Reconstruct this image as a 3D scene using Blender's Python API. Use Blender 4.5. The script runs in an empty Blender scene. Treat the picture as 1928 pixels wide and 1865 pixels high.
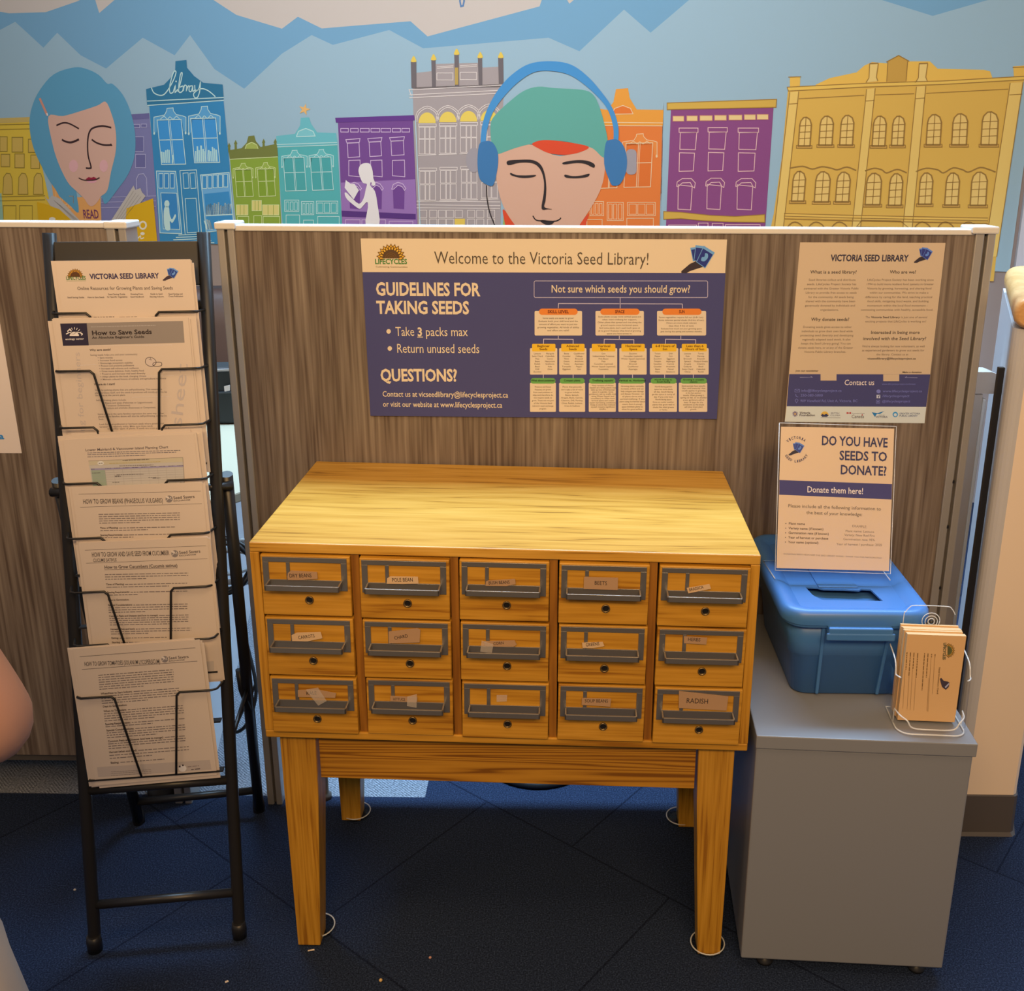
import bpy, bmesh, math, random
from mathutils import Vector, Matrix
random.seed(7)
scn = bpy.context.scene
COL = scn.collection
# ------------------------------------------------------------------ camera, light, exposure
W_PX, H_PX = 1928.0, 1865.0
F_PX = 1889.73
CAM = Vector((0.0917, -1.5323, 1.4618))
YAW, PITCH, ROLL = -0.0087, 0.2936, -0.0052
OFF_X, OFF_Y = 74.89, -81.53                      # principal point off the frame centre (the photo is a crop)
_fw = Vector((math.sin(YAW)*math.cos(PITCH), math.cos(YAW)*math.cos(PITCH), -math.sin(PITCH)))
_r0 = Vector((math.cos(YAW), -math.sin(YAW), 0))
_d0 = _fw.cross(_r0)
CR = _r0*math.cos(ROLL) + _d0*math.sin(ROLL)
CD = -_r0*math.sin(ROLL) + _d0*math.cos(ROLL)
cd = bpy.data.cameras.new('camera')
cam = bpy.data.objects.new('camera', cd); COL.objects.link(cam)
cd.sensor_fit = 'HORIZONTAL'; cd.sensor_width = 36.0
cd.lens = 36.0*F_PX/W_PX
cd.shift_x = -OFF_X/W_PX; cd.shift_y = OFF_Y/W_PX
cd.clip_start = 0.02
cam.matrix_world = Matrix(((CR.x, -CD.x, -_fw.x, CAM.x), (CR.y, -CD.y, -_fw.y, CAM.y), (CR.z, -CD.z, -_fw.z, CAM.z), (0, 0, 0, 1)))
scn.camera = cam

wd = bpy.data.worlds.new('room_ambient'); scn.world = wd; wd.use_nodes = True
wd.node_tree.nodes['Background'].inputs[0].default_value = (0.90, 0.90, 1.0, 1)
wd.node_tree.nodes['Background'].inputs[1].default_value = 0.16

def area(name, loc, target, sx, sy, power, color, spread=180):
    l = bpy.data.lights.new(name, 'AREA'); l.shape = 'RECTANGLE'; l.size = sx; l.size_y = sy
    l.energy = power; l.color = color; l.spread = math.radians(spread)
    o = bpy.data.objects.new(name, l); COL.objects.link(o); o.location = loc
    o.rotation_euler = (Vector(target)-Vector(loc)).to_track_quat('-Z', 'Y').to_euler()
    return o
WARM = (1.0, 0.63, 0.29)
area('ceiling_lamp_reading_area', (0.2, -2.8, 2.75), (0.1, 0.4, 0.9), 2.4, 0.6, 98, WARM)
area('ceiling_lamp_near', (0.0, -0.7, 2.75), (0.0, 0.3, 0.8), 1.6, 0.5, 14, WARM)
area('ceiling_lamp_left', (-2.2, -1.6, 2.7), (-0.7, 0.3, 0.6), 0.8, 0.5, 14, WARM)
area('ceiling_panel_cool', (0.2, 1.05, 2.75), (0.2, 1.10, 0.0), 3.4, 0.5, 84, (0.44, 0.72, 1.0), 96)
area('ceiling_lamp_office', (-0.9, 1.5, 2.75), (-0.5, 3.1, 1.3), 3.2, 0.4, 36, (0.92, 0.93, 1.0))
area('cool_side_fill', (3.3, 0.7, 1.3), (0.6, 0.5, 0.1), 1.4, 1.6, 16, (0.50, 0.74, 1.0))  # added cool fill, brightens the floor at right and behind the partition
scn.view_settings.view_transform = 'Standard'
scn.view_settings.look = 'None'
scn.view_settings.gamma = 1.0
scn.view_settings.use_curve_mapping = False
scn.view_settings.exposure = 0.0
if hasattr(scn, 'cycles'): scn.cycles.transparent_max_bounces = 24     # several clear acrylic sheets stand one behind another

# ------------------------------------------------------------------ measuring helpers (photo pixel -> point on a known plane)
def ray(px, py):
    return _fw + CR*((px-W_PX/2-OFF_X)/F_PX) + CD*((py-H_PX/2-OFF_Y)/F_PX)
def on_plane(px, py, O, n):
    d = ray(px, py)
    return CAM + d*((O-CAM).dot(n)/d.dot(n))
def on_y(px, py, Y): return on_plane(px, py, Vector((0, Y, 0)), Vector((0, 1, 0)))
def on_z(px, py, Z): return on_plane(px, py, Vector((0, 0, Z)), Vector((0, 0, 1)))

# ------------------------------------------------------------------ object helpers
def tag(o, label=None, cat=None, group=None, kind=None):
    if label: o['label'] = label
    if cat: o['category'] = cat
    if group: o['group'] = group
    if kind: o['kind'] = kind
    return o
def thing(name, label, cat, loc=(0, 0, 0), rotz=0.0, group=None):
    o = bpy.data.objects.new(name, None); COL.objects.link(o)
    o.location = loc; o.rotation_euler = (0, 0, rotz); o.empty_display_size = 0.05
    return tag(o, label, cat, group, 'thing')
def root_matrix(o):
    M = Matrix.Identity(4)
    while o is not None:
        M = (Matrix.Translation(o.location) @ o.rotation_euler.to_matrix().to_4x4()) @ M
        o = o.parent
    return M

class MB:
    """collects shapes and links them as one mesh object"""
    def __init__(s): s.v = []; s.f = []; s.m = []; s.mats = []; s.sm = []
    def mi(s, mat):
        if mat not in s.mats: s.mats.append(mat)
        return s.mats.index(mat)
    def add(s, vs, fs, mat, smooth=False):
        k = len(s.v); s.v += [Vector(v) for v in vs]
        i = s.mi(mat)
        for f in fs: s.f.append([k+a for a in f]); s.m.append(i); s.sm.append(smooth)
        return s
    def box(s, a, b, mat, M=None):
        x0, y0, z0 = [min(p, q) for p, q in zip(a, b)]; x1, y1, z1 = [max(p, q) for p, q in zip(a, b)]
        vs = [Vector(p) for p in ((x0,y0,z0),(x1,y0,z0),(x1,y1,z0),(x0,y1,z0),(x0,y0,z1),(x1,y0,z1),(x1,y1,z1),(x0,y1,z1))]
        if M is not None: vs = [M @ p for p in vs]
        return s.add(vs, [(0,3,2,1),(4,5,6,7),(0,1,5,4),(1,2,6,5),(2,3,7,6),(3,0,4,7)], mat)
    def loft(s, rings, mat, cap0=True, cap1=True, smooth=True):
        n = len(rings[0]); vs = [p for r in rings for p in r]; fs = []
        for i in range(len(rings)-1):
            for j in range(n):
                a, b = i*n+j, i*n+(j+1) % n
                fs.append((a, b, b+n, a+n))
        s.add(vs, fs, mat, smooth)
        k = len(s.v)-len(vs); i = s.mi(mat)
        if cap0: s.f.append([k+j for j in range(n)][::-1]); s.m.append(i); s.sm.append(False)
        if cap1: s.f.append([k+(len(rings)-1)*n+j for j in range(n)]); s.m.append(i); s.sm.append(False)
        return s
    def prism(s, pts, d, mat):
        """polygon (world points) pushed along vector d"""
        d = Vector(d); A = [Vector(p) for p in pts]
        return s.loft([A, [p+d for p in A]], mat, smooth=False)
    def tube(s, path, r, mat, n=10, cap=True):
        P = [Vector(p) for p in path]; rings = []
        rr = r if isinstance(r, (list, tuple)) else [r]*len(P)
        t0 = (P[1]-P[0]).normalized()
        up = Vector((0, 0, 1)) if abs(t0.z) < 0.9 else Vector((0, 1, 0))
        nx = t0.cross(up).normalized()
        for i, p in enumerate(P):
            if i == 0: t = P[1]-P[0]; sc = 1
            elif i == len(P)-1: t = P[-1]-P[-2]; sc = 1
            else:
                a, b = (P[i]-P[i-1]).normalized(), (P[i+1]-P[i]).normalized()
                t = a+b; sc = min(2.0, 1/max(0.3, t.length/2))
            t.normalize()
            nx = (nx - t*nx.dot(t)).normalized(); ny = t.cross(nx)
            rings.append([p + (nx*math.cos(2*math.pi*k/n)+ny*math.sin(2*math.pi*k/n))*rr[i]*(sc if 0 else 1) for k in range(n)])
        return s.loft(rings, mat, cap, cap)
    def lathe(s, prof, c, mat, n=24, M=None, cap=True):
        """profile [(r, z)] turned about the z axis through c"""
        c = Vector(c); rings = []
        for r, z in prof:
            ring = [Vector((r*math.cos(2*math.pi*k/n), r*math.sin(2*math.pi*k/n), z)) for k in range(n)]
            rings.append([(M @ p if M is not None else p)+c for p in ring])
        return s.loft(rings, mat, cap, cap)
    def build(s, name, parent=None, world=True, bevel=0.0, seg=2, label=None, autosmooth=None):
        me = bpy.data.meshes.new(name)
        vs = s.v
        if parent is not None and world:
            Mi = root_matrix(parent).inverted(); vs = [Mi @ p for p in vs]
        me.from_pydata([tuple(p) for p in vs], [], s.f)
        for m in s.mats: me.materials.append(m)
        me.polygons.foreach_set('material_index', s.m)
        me.polygons.foreach_set('use_smooth', s.sm)
        me.update()
        bm = bmesh.new(); bm.from_mesh(me)
        if not getattr(s, 'flat', False): bmesh.ops.recalc_face_normals(bm, faces=bm.faces)
        bm.to_mesh(me); bm.free()
        o = bpy.data.objects.new(name, me); COL.objects.link(o)
        if parent is not None: o.parent = parent
        if bevel:
            b = o.modifiers.new('bevel', 'BEVEL'); b.width = bevel; b.segments = seg; b.limit_method = 'ANGLE'; b.angle_limit = math.radians(40)
            b.harden_normals = False
        if label: o['label'] = label
        return o
def struct(o): o['kind'] = 'structure'; return o

def smooth3(pts, n=5):
    P = [Vector(p) for p in pts]; out = []
    for i in range(len(P)-1):
        a, b, c, d = P[max(0, i-1)], P[i], P[i+1], P[min(len(P)-1, i+2)]
        for k in range(n):
            t = k/n; out.append(0.5*((2*b)+(-a+c)*t+(2*a-5*b+4*c-d)*t*t+(-a+3*b-3*c+d)*t**3))
    return out+[P[-1]]
def rrect(cx, cy, hx, hy, r, z, n=5, c=0.0):
    pts = []
    for qx, qy, a0 in ((1, 1, 0), (-1, 1, 90), (-1, -1, 180), (1, -1, 270)):
        for k in range(n+1):
            a = math.radians(a0+90*k/n)
            pts.append(Vector((cx+qx*(hx-r)+r*math.cos(a), cy+qy*(hy-r)+r*math.sin(a), z)))
    return pts

# ------------------------------------------------------------------ materials
def lin(c): return tuple(((v/255)/12.92 if v/255 <= 0.04045 else ((v/255+0.055)/1.055)**2.4) for v in c)
def mat(name, color, rough=0.6, metal=0.0, spec=0.5, coat=0.0):
    m = bpy.data.materials.new(name); m.use_nodes = True
    b = m.node_tree.nodes['Principled BSDF']
    b.inputs['Base Color'].default_value = (*color, 1); b.inputs['Roughness'].default_value = rough
    b.inputs['Metallic'].default_value = metal; b.inputs['Specular IOR Level'].default_value = spec
    b.inputs['Coat Weight'].default_value = coat
    return m
def nodes(m): return m.node_tree.nodes, m.node_tree.links, m.node_tree.nodes['Principled BSDF']
def ramp(N, stops):
    r = N.new('ShaderNodeValToRGB'); e = r.color_ramp.elements
    while len(e) < len(stops): e.new(0.5)
    for k, (p, c) in enumerate(stops): e[k].position = p; e[k].color = (*c, 1)
    return r
def wood(name, axis, stops, rough=0.35, scale=1.0, rings=9.0, bump=0.06, spec=0.5, streak=0.5, run=0.9):
    """grain runs along `axis`; each object gets its own stretch of board"""
    m = mat(name, stops[0][1], rough, spec=spec); N, L, B = nodes(m)
    tc = N.new('ShaderNodeTexCoord'); oi = N.new('ShaderNodeObjectInfo')
    va = N.new('ShaderNodeVectorMath'); va.operation = 'MULTIPLY_ADD'
    va.inputs[1].default_value = (1, 1, 1)
    cb = N.new('ShaderNodeCombineXYZ'); mm = N.new('ShaderNodeMath'); mm.operation = 'MULTIPLY'; mm.inputs[1].default_value = 7.3
    L.new(oi.outputs['Random'], mm.inputs[0])
    for k in range(3): L.new(mm.outputs[0], cb.inputs[k])
    L.new(tc.outputs['Object'], va.inputs[0]); L.new(cb.outputs[0], va.inputs[2])
    mp = N.new('ShaderNodeMapping')
    sc = [9.0*scale]*3; sc[axis] = run*scale; mp.inputs['Scale'].default_value = sc
    L.new(va.outputs[0], mp.inputs[0])
    n1 = N.new('ShaderNodeTexNoise'); n1.inputs['Scale'].default_value = 1.0; n1.inputs['Detail'].default_value = 3
    L.new(mp.outputs[0], n1.inputs['Vector'])
    mu = N.new('ShaderNodeMath'); mu.operation = 'MULTIPLY'; mu.inputs[1].default_value = rings
    L.new(n1.outputs[0], mu.inputs[0])
    fr = N.new('ShaderNodeMath'); fr.operation = 'PINGPONG'; fr.inputs[1].default_value = 0.5
    L.new(mu.outputs[0], fr.inputs[0])
    mp2 = N.new('ShaderNodeMapping'); s2 = [210.0*scale]*3; s2[axis] = 6.0*scale; mp2.inputs['Scale'].default_value = s2
    L.new(va.outputs[0], mp2.inputs[0])
    n2 = N.new('ShaderNodeTexNoise'); n2.inputs['Scale'].default_value = 1.0; n2.inputs['Detail'].default_value = 2
    L.new(mp2.outputs[0], n2.inputs['Vector'])
    mx = N.new('ShaderNodeMath'); mx.operation = 'MULTIPLY_ADD'; mx.inputs[1].default_value = streak
    ct = N.new('ShaderNodeMath'); ct.operation = 'MULTIPLY_ADD'; ct.inputs[1].default_value = 1.9; ct.inputs[2].default_value = -0.45
    L.new(n2.outputs[0], ct.inputs[0]); L.new(ct.outputs[0], mx.inputs[0])
    m3 = N.new('ShaderNodeMath'); m3.operation = 'MULTIPLY'; m3.inputs[1].default_value = 2*(1-streak)
    L.new(fr.outputs[0], m3.inputs[0]); L.new(m3.outputs[0], mx.inputs[2])
    r = ramp(N, stops); L.new(mx.outputs[0], r.inputs[0]); L.new(r.outputs[0], B.inputs['Base Color'])
    if bump:
        bp = N.new('ShaderNodeBump'); bp.inputs['Strength'].default_value = bump; bp.inputs['Distance'].default_value = 0.002
        L.new(mx.outputs[0], bp.inputs['Height']); L.new(bp.outputs[0], B.inputs['Normal'])
    return m
OAKC = [(0.20, (0.30, 0.125, 0.008)), (0.34, (0.43, 0.205, 0.016)), (0.58, (0.52, 0.262, 0.025)), (0.85, (0.58, 0.30, 0.036))]
OAK_X = wood('oak_grain_across', 0, OAKC, 0.38, rings=7, streak=0.6)
OAK_Z = wood('oak_grain_upright', 2, OAKC, 0.40, rings=5, streak=0.75)
OAK_Y = wood('oak_grain_deep', 1, OAKC, 0.40, rings=5, streak=0.7)
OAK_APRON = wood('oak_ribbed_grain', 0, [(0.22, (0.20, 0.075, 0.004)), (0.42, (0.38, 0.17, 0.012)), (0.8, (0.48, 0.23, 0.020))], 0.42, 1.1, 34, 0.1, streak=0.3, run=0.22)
OAK_TOP = wood('oak_tabletop_grain', 0, [(0.17, (0.30, 0.145, 0.014)), (0.27, (0.52, 0.275, 0.035)), (0.55, (0.60, 0.335, 0.052)), (0.9, (0.66, 0.39, 0.078))], 0.36, 1.0, 9, 0.05, streak=0.55)
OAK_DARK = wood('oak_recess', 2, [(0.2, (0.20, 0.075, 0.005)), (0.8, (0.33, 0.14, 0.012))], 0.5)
LAMINATE = wood('walnut_laminate', 2, [(0.25, (0.105, 0.078, 0.066)), (0.45, (0.165, 0.132, 0.112)), (0.62, (0.205, 0.168, 0.145)), (0.85, (0.26, 0.22, 0.19))], 0.5, 0.62, 5, 0.0, spec=0.3, streak=0.75)
RAILWOOD = wood('maple_rail', 1, [(0.2, (0.55, 0.31, 0.12)), (0.8, (0.68, 0.42, 0.19))], 0.3, bump=0)
ALU = mat('brushed_aluminium', (0.46, 0.44, 0.42), 0.42, 0.55)
ALU_DARK = mat('post_groove', (0.10, 0.09, 0.085), 0.6, 0.2)
CAPWHITE = mat('pale_end_cap', (0.70, 0.70, 0.70), 0.4)
PEWTER = mat('pewter_pull', (0.30, 0.285, 0.27), 0.33, 0.75)
BLACKHOLE = mat('black_rod_socket', (0.012, 0.011, 0.010), 0.35)
BRASSRIM = mat('dark_brass', (0.22, 0.16, 0.08), 0.35, 0.8)
BLACKMETAL = mat('black_powder_coat', (0.016, 0.015, 0.015), 0.38)
BLACKPLASTIC = mat('black_plastic', (0.014, 0.014, 0.016), 0.4)
GREYSTEEL = mat('grey_painted_steel', (0.22, 0.235, 0.27), 0.36)
PAPER = mat('white_paper', (0.68, 0.60, 0.56), 0.85, spec=0.2)
KRAFT = mat('kraft_paper', (0.40, 0.255, 0.155), 0.85, spec=0.2)
BLUE = mat('blue_tote_plastic', (0.055, 0.185, 0.50), 0.40)
WALLGREY = mat('grey_wall_paint', (0.34, 0.30, 0.29), 0.8)
WALLTAN = mat('beige_wall_paint', (0.82, 0.68, 0.54), 0.7)
COVE = mat('dark_vinyl_cove', (0.085, 0.075, 0.072), 0.5)
CREAM = mat('cream_laminate', (0.40, 0.35, 0.25), 0.5)
CREAMSTEEL = mat('cream_painted_steel', (0.80, 0.72, 0.56), 0.5)
WHITEBLUE = mat('white_melamine', (0.62, 0.66, 0.70), 0.5)
DARKBROWN = mat('brown_leatherette', (0.055, 0.028, 0.022), 0.5)

def clear(name, tint=(0.97, 0.97, 0.97), gloss=0.9):
    m = bpy.data.materials.new(name); m.use_nodes = True; N, L = m.node_tree.nodes, m.node_tree.links
    N.clear(); o = N.new('ShaderNodeOutputMaterial'); t = N.new('ShaderNodeBsdfTransparent'); g = N.new('ShaderNodeBsdfGlossy')
    t.inputs[0].default_value = (*tint, 1); g.inputs['Roughness'].default_value = 0.06; g.inputs[0].default_value = (gloss, gloss, gloss, 1)
    fz = N.new('ShaderNodeFresnel'); fz.inputs[0].default_value = 1.22
    mx = N.new('ShaderNodeMixShader'); ge = N.new('ShaderNodeNewGeometry'); sb = N.new('ShaderNodeMath'); sb.operation = 'SUBTRACT'; sb.use_clamp = True      # reflect only on the outer side of the sheet
    L.new(fz.outputs[0], sb.inputs[0]); L.new(ge.outputs['Backfacing'], sb.inputs[1]); L.new(sb.outputs[0], mx.inputs[0]); L.new(t.outputs[0], mx.inputs[1]); L.new(g.outputs[0], mx.inputs[2])
    L.new(mx.outputs[0], o.inputs[0]); return m
ACRYLIC = clear('clear_acrylic', (1.0, 1.0, 1.0), 0.9)
ACRYLIC_EDGE = clear('clear_acrylic_edge', (0.80, 0.84, 0.86), 1.0)
_n = ACRYLIC_EDGE.node_tree; _n.nodes.clear()          # sawn and moulded edges scatter light, so they read pale
_o = _n.nodes.new('ShaderNodeOutputMaterial'); _t = _n.nodes.new('ShaderNodeBsdfTransparent'); _d = _n.nodes.new('ShaderNodeBsdfPrincipled'); _m = _n.nodes.new('ShaderNodeMixShader')
_d.inputs['Base Color'].default_value = (0.85, 0.88, 0.90, 1); _d.inputs['Roughness'].default_value = 0.15; _d.inputs['Specular IOR Level'].default_value = 0.9
_m.inputs[0].default_value = 0.55; _n.links.new(_t.outputs[0], _m.inputs[1]); _n.links.new(_d.outputs[0], _m.inputs[2]); _n.links.new(_m.outputs[0], _o.inputs[0])
TAPE = ACRYLIC_EDGE.copy(); TAPE.name = 'clear_tape'
for q in TAPE.node_tree.nodes:
    if q.type == 'MIX_SHADER': q.inputs[0].default_value = 0.2
    if q.type == 'BSDF_PRINCIPLED': q.inputs['Base Color'].default_value = (0.80, 0.74, 0.70, 1); q.inputs['Roughness'].default_value = 0.3; q.inputs['Specular IOR Level'].default_value = 0.5

def carpet():
    m = mat('navy_carpet_tile', (0.02, 0.025, 0.04), 0.95, spec=0.1); N, L, B = nodes(m)
    tc = N.new('ShaderNodeTexCoord'); n = N.new('ShaderNodeTexNoise'); n.inputs['Scale'].default_value = 330; n.inputs['Detail'].default_value = 3
    L.new(tc.outputs['Object'], n.inputs['Vector'])
    r = ramp(N, [(0.3, (0.007, 0.011, 0.024)), (0.52, (0.0175, 0.028, 0.062)), (0.75, (0.044, 0.067, 0.130))]); L.new(n.outputs[0], r.inputs[0])
    mp = N.new('ShaderNodeMapping'); mp.inputs['Rotation'].default_value = (0, 0, math.radians(38)); mp.inputs['Location'].default_value = (0.1, 0.17, 0)
    L.new(tc.outputs['Object'], mp.inputs[0])
    bt = N.new('ShaderNodeTexBrick'); bt.inputs['Scale'].default_value = 1.0; bt.offset = 0.5
    bt.inputs['Brick Width'].default_value = 0.5; bt.inputs['Row Height'].default_value = 0.5; bt.inputs['Mortar Size'].default_value = 0.0022
    bt.inputs['Color1'].default_value = (1, 1, 1, 1); bt.inputs['Color2'].default_value = (0.9, 0.9, 0.9, 1); bt.inputs['Mortar'].default_value = (0.45, 0.45, 0.5, 1)
    L.new(mp.outputs[0], bt.inputs['Vector'])
    mx = N.new('ShaderNodeMix'); mx.data_type = 'RGBA'; mx.blend_type = 'MULTIPLY'; mx.inputs[0].default_value = 1
    L.new(r.outputs[0], mx.inputs[6]); L.new(bt.outputs[0], mx.inputs[7]); L.new(mx.outputs[2], B.inputs['Base Color'])
    bp = N.new('ShaderNodeBump'); bp.inputs['Strength'].default_value = 0.6; bp.inputs['Distance'].default_value = 0.003
    L.new(n.outputs[0], bp.inputs['Height']); L.new(bp.outputs[0], B.inputs['Normal'])
    return m
def herring():
    m = mat('grey_chevron_carpet', (0.2, 0.2, 0.22), 0.95, spec=0.1); N, L, B = nodes(m)
    tc = N.new('ShaderNodeTexCoord'); sx = N.new('ShaderNodeSeparateXYZ'); L.new(tc.outputs['Object'], sx.inputs[0])
    def M(op, a, b):
        q = N.new('ShaderNodeMath'); q.operation = op
        for k, v in enumerate((a, b)):
            if isinstance(v, (int, float)): q.inputs[k].default_value = v
            else: L.new(v, q.inputs[k])
        return q.outputs[0]
    zig = M('PINGPONG', sx.outputs[0], 0.035)
    ph = M('ADD', M('MULTIPLY', zig, 1.0), sx.outputs[1])
    band = M('FRACT', M('MULTIPLY', ph, 120.0), 0)
    n = N.new('ShaderNodeTexNoise'); n.inputs['Scale'].default_value = 210; n.inputs['Detail'].default_value = 2; L.new(tc.outputs['Object'], n.inputs['Vector'])
    v = M('ADD', M('MULTIPLY', band, 0.35), M('MULTIPLY', n.outputs[0], 0.7))
    r = ramp(N, [(0.3, (0.06, 0.07, 0.09)), (0.55, (0.19, 0.21, 0.25)), (0.8, (0.40, 0.43, 0.50))]); L.new(v, r.inputs[0]); L.new(r.outputs[0], B.inputs['Base Color'])
    return m
CARPET, HERRING = carpet(), herring()

# ------------------------------------------------------------------ printing on flat sheets
_glyph = {}
def glyph(ch, bold):
    k = (ch, bold)
    if k not in _glyph:
        def ev(s):
            c = bpy.data.curves.new('t', 'FONT'); c.body = s; c.size = 1.0; c.offset = bold; c.resolution_u = 2; c.fill_mode = 'FRONT'
            o = bpy.data.objects.new('t', c); COL.objects.link(o)
            bpy.context.view_layer.update()
            me = o.evaluated_get(bpy.context.evaluated_depsgraph_get()).to_mesh()
            vs = [v.co.copy() for v in me.vertices]; fs = [tuple(p.vertices) for p in me.polygons]
            o.evaluated_get(bpy.context.evaluated_depsgraph_get()).to_mesh_clear()
            bpy.data.objects.remove(o); bpy.data.curves.remove(c)
            return vs, fs
        def wid(s):
            v = ev(s)[0]; return max(p.x for p in v)-min(p.x for p in v)
        if ch == ' ': _glyph[k] = ([], [], 0.28)
        else:
            vs, fs = ev(ch); adv = wid('H'+ch+'H')-wid('HH')
            _glyph[k] = (vs, fs, adv)
    return _glyph[k]
_caph = {}
def cap_height(bold):
    if bold not in _caph:
        v = glyph('H', bold)[0]; _caph[bold] = max(p.y for p in v)-min(p.y for p in v)
    return _caph[bold]

_inks = {}
def ink(rgb, rough=0.8):
    rgb = tuple(round(min(0.9, max(0.004, c)), 4) for c in rgb); k = (rgb, rough)
    if k not in _inks: _inks[k] = mat('ink_%d' % len(_inks), rgb, rough, spec=0.25)
    return _inks[k]

class Sheet:
    """a flat printed sheet: design coordinates are read off the photo and put on the sheet's own plane"""
    def __init__(s, O, u, v, tint, eps=0.00015, rough=0.8):
        s.O = Vector(O); s.u = Vector(u).normalized(); s.v = Vector(v).normalized(); s.n = s.u.cross(s.v)
        s.tint = tint; s.eps = eps; s.b = MB(); s.b.flat = True; s.view(); s.rough = rough; s.base = 0.0; s.floor_b = None
    def view(s, ox=0.0, oy=0.0, sc=1.0): s.ox, s.oy, s.sc = ox, oy, sc
    def c(s, rgb):
        l = lin(rgb); return ink(tuple(a/t for a, t in zip(l, s.tint)), s.rough)
    def at(s, x, y):
        P = on_plane(s.ox+x/s.sc, s.oy+y/s.sc, s.O, s.n)-s.O
        return Vector((P.dot(s.u), P.dot(s.v)))
    def p3(s, q, lay):
        if s.floor_b is not None and q[1] < s.floor_b: q = (q[0], s.floor_b)
        return s.O+s.u*q[0]+s.v*q[1]+s.n*(s.base+s.eps*lay)
    def shape(s, qs, col, lay):
        """qs in sheet metres"""
        if s.floor_b is not None: qs = [Vector((q[0], max(q[1], s.floor_b))) for q in qs]
        A = sum(qs[i][0]*qs[(i+1) % len(qs)][1]-qs[(i+1) % len(qs)][0]*qs[i][1] for i in range(len(qs)))
        if A < 0: qs = qs[::-1]
        s.b.add([s.p3(q, lay) for q in qs], [tuple(range(len(qs)))], s.c(col) if isinstance(col, tuple) else col)
    def poly(s, pts, col, lay=1): s.shape([s.at(*p) for p in pts], col, lay)
    def rect(s, x0, y0, x1, y1, col, lay=1): s.poly([(x0, y0), (x1, y0), (x1, y1), (x0, y1)], col, lay)
    @staticmethod
    def spline(pts, n=4, closed=True):
        out = []; N = len(pts); rng = range(N) if closed else range(N-1)
        for i in rng:
            if closed: a, b, c, d = pts[i-1], pts[i], pts[(i+1) % N], pts[(i+2) % N]
            else: a, b, c, d = pts[max(0, i-1)], pts[i], pts[i+1], pts[min(N-1, i+2)]
            for k in range(n):
                t = k/n
                out.append(tuple(0.5*((2*b[j])+(-a[j]+c[j])*t+(2*a[j]-5*b[j]+4*c[j]-d[j])*t*t+(-a[j]+3*b[j]-3*c[j]+d[j])*t**3) for j in (0, 1)))
        if not closed: out.append(pts[-1])
        return out
    def blob(s, pts, col, lay=1, n=4): s.poly(s.spline(pts, n), col, lay)
    def ell(s, cx, cy, rx, ry, col, lay=2, n=20, a0=0, a1=360):
        full = abs(a1-a0) >= 360
        k = [math.radians(a0+(a1-a0)*i/(n if full else n-1)) for i in range(n)]
        s.poly([(cx+rx*math.cos(a), cy-ry*math.sin(a)) for a in k], col, lay)
    def rr(s, x0, y0, x1, y1, r, col, lay=2):
        pts = []
        for cx, cy, a0 in ((x1-r, y0+r, 0), (x0+r, y0+r, 90), (x0+r, y1-r, 180), (x1-r, y1-r, 270)):
            for i in range(5):
                a = math.radians(a0+22.5*i); pts.append((cx+r*math.cos(a), cy-r*math.sin(a)))
        s.poly(pts, col, lay)
    def line(s, pts, w, col, lay=3, closed=False, smooth=0):
        if smooth: pts = s.spline(pts, smooth, closed)
        q = [s.at(*p) for p in pts]
        w2 = 0.5*w/s.sc*s.px(*pts[0])
        if closed: q = q+[q[0]]
        m = s.c(col)
        vs, fs = [], []
        for i, p in enumerate(q):
            if closed and i in (0, len(q)-1): a, b = q[1]-q[0], q[-1]-q[-2]
            else: a = q[min(i+1, len(q)-1)]-q[min(i, len(q)-2)]; b = q[max(i, 1)]-q[max(i-1, 0)]
            a = a.normalized() if a.length > 1e-9 else Vector((1, 0)); b = b.normalized() if b.length > 1e-9 else a
            t = a+b
            if t.length < 0.2: t = a.copy()
            t.normalize(); k = 1/max(0.5, abs(t.dot(a)))
            n = Vector((-t.y, t.x))*w2*k
            vs += [s.p3(p+n, lay), s.p3(p-n, lay)]
            if i: j = 2*i; fs.append((j-2, j-1, j+1, j))
        s.b.add(vs, fs, m)
    def box(s, x0, y0, x1, y1, w, col, lay=3): s.line([(x0, y0), (x1, y0), (x1, y1), (x0, y1)], w, col, lay, True)
    def px(s, x, y):
        return (s.at(x+s.sc, y)-s.at(x, y)).length
    def text(s, t, x0, y0, x1, y1, cap, col, bold=0.0, lay=4, shear=0.0):
        A, B = s.at(x0, y0), s.at(x1, y1); d = (B-A); Lw = d.length; d.normalize(); up = Vector((-d.y, d.x))
        D = Vector((x1-x0, y1-y0)).normalized(); C = s.at(x0+D.y*cap, y0-D.x*cap); hh = (C-A).length
        gs = [glyph(ch, bold) for ch in t]
        tot = sum(g[2] for g in gs)
        sx = Lw/tot; sy = hh/cap_height(bold); x = 0.0; m = s.c(col)
        for vs, fs, adv in gs:
            if vs:
                out = []
                for p in vs:
                    q = A+d*((x+p.x+p.y*shear)*sx)+up*(p.y*sy); out.append(s.p3(q, lay))
                s.b.add(out, fs, m)
            x += adv
    def lines(s, rows, cap, col, bold=0.0, lay=4):
        """rows of (text, x0, y0, x1, y1)"""
        for r in rows: s.text(r[0], r[1], r[2], r[3], r[4], cap, col, bold, lay)
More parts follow.
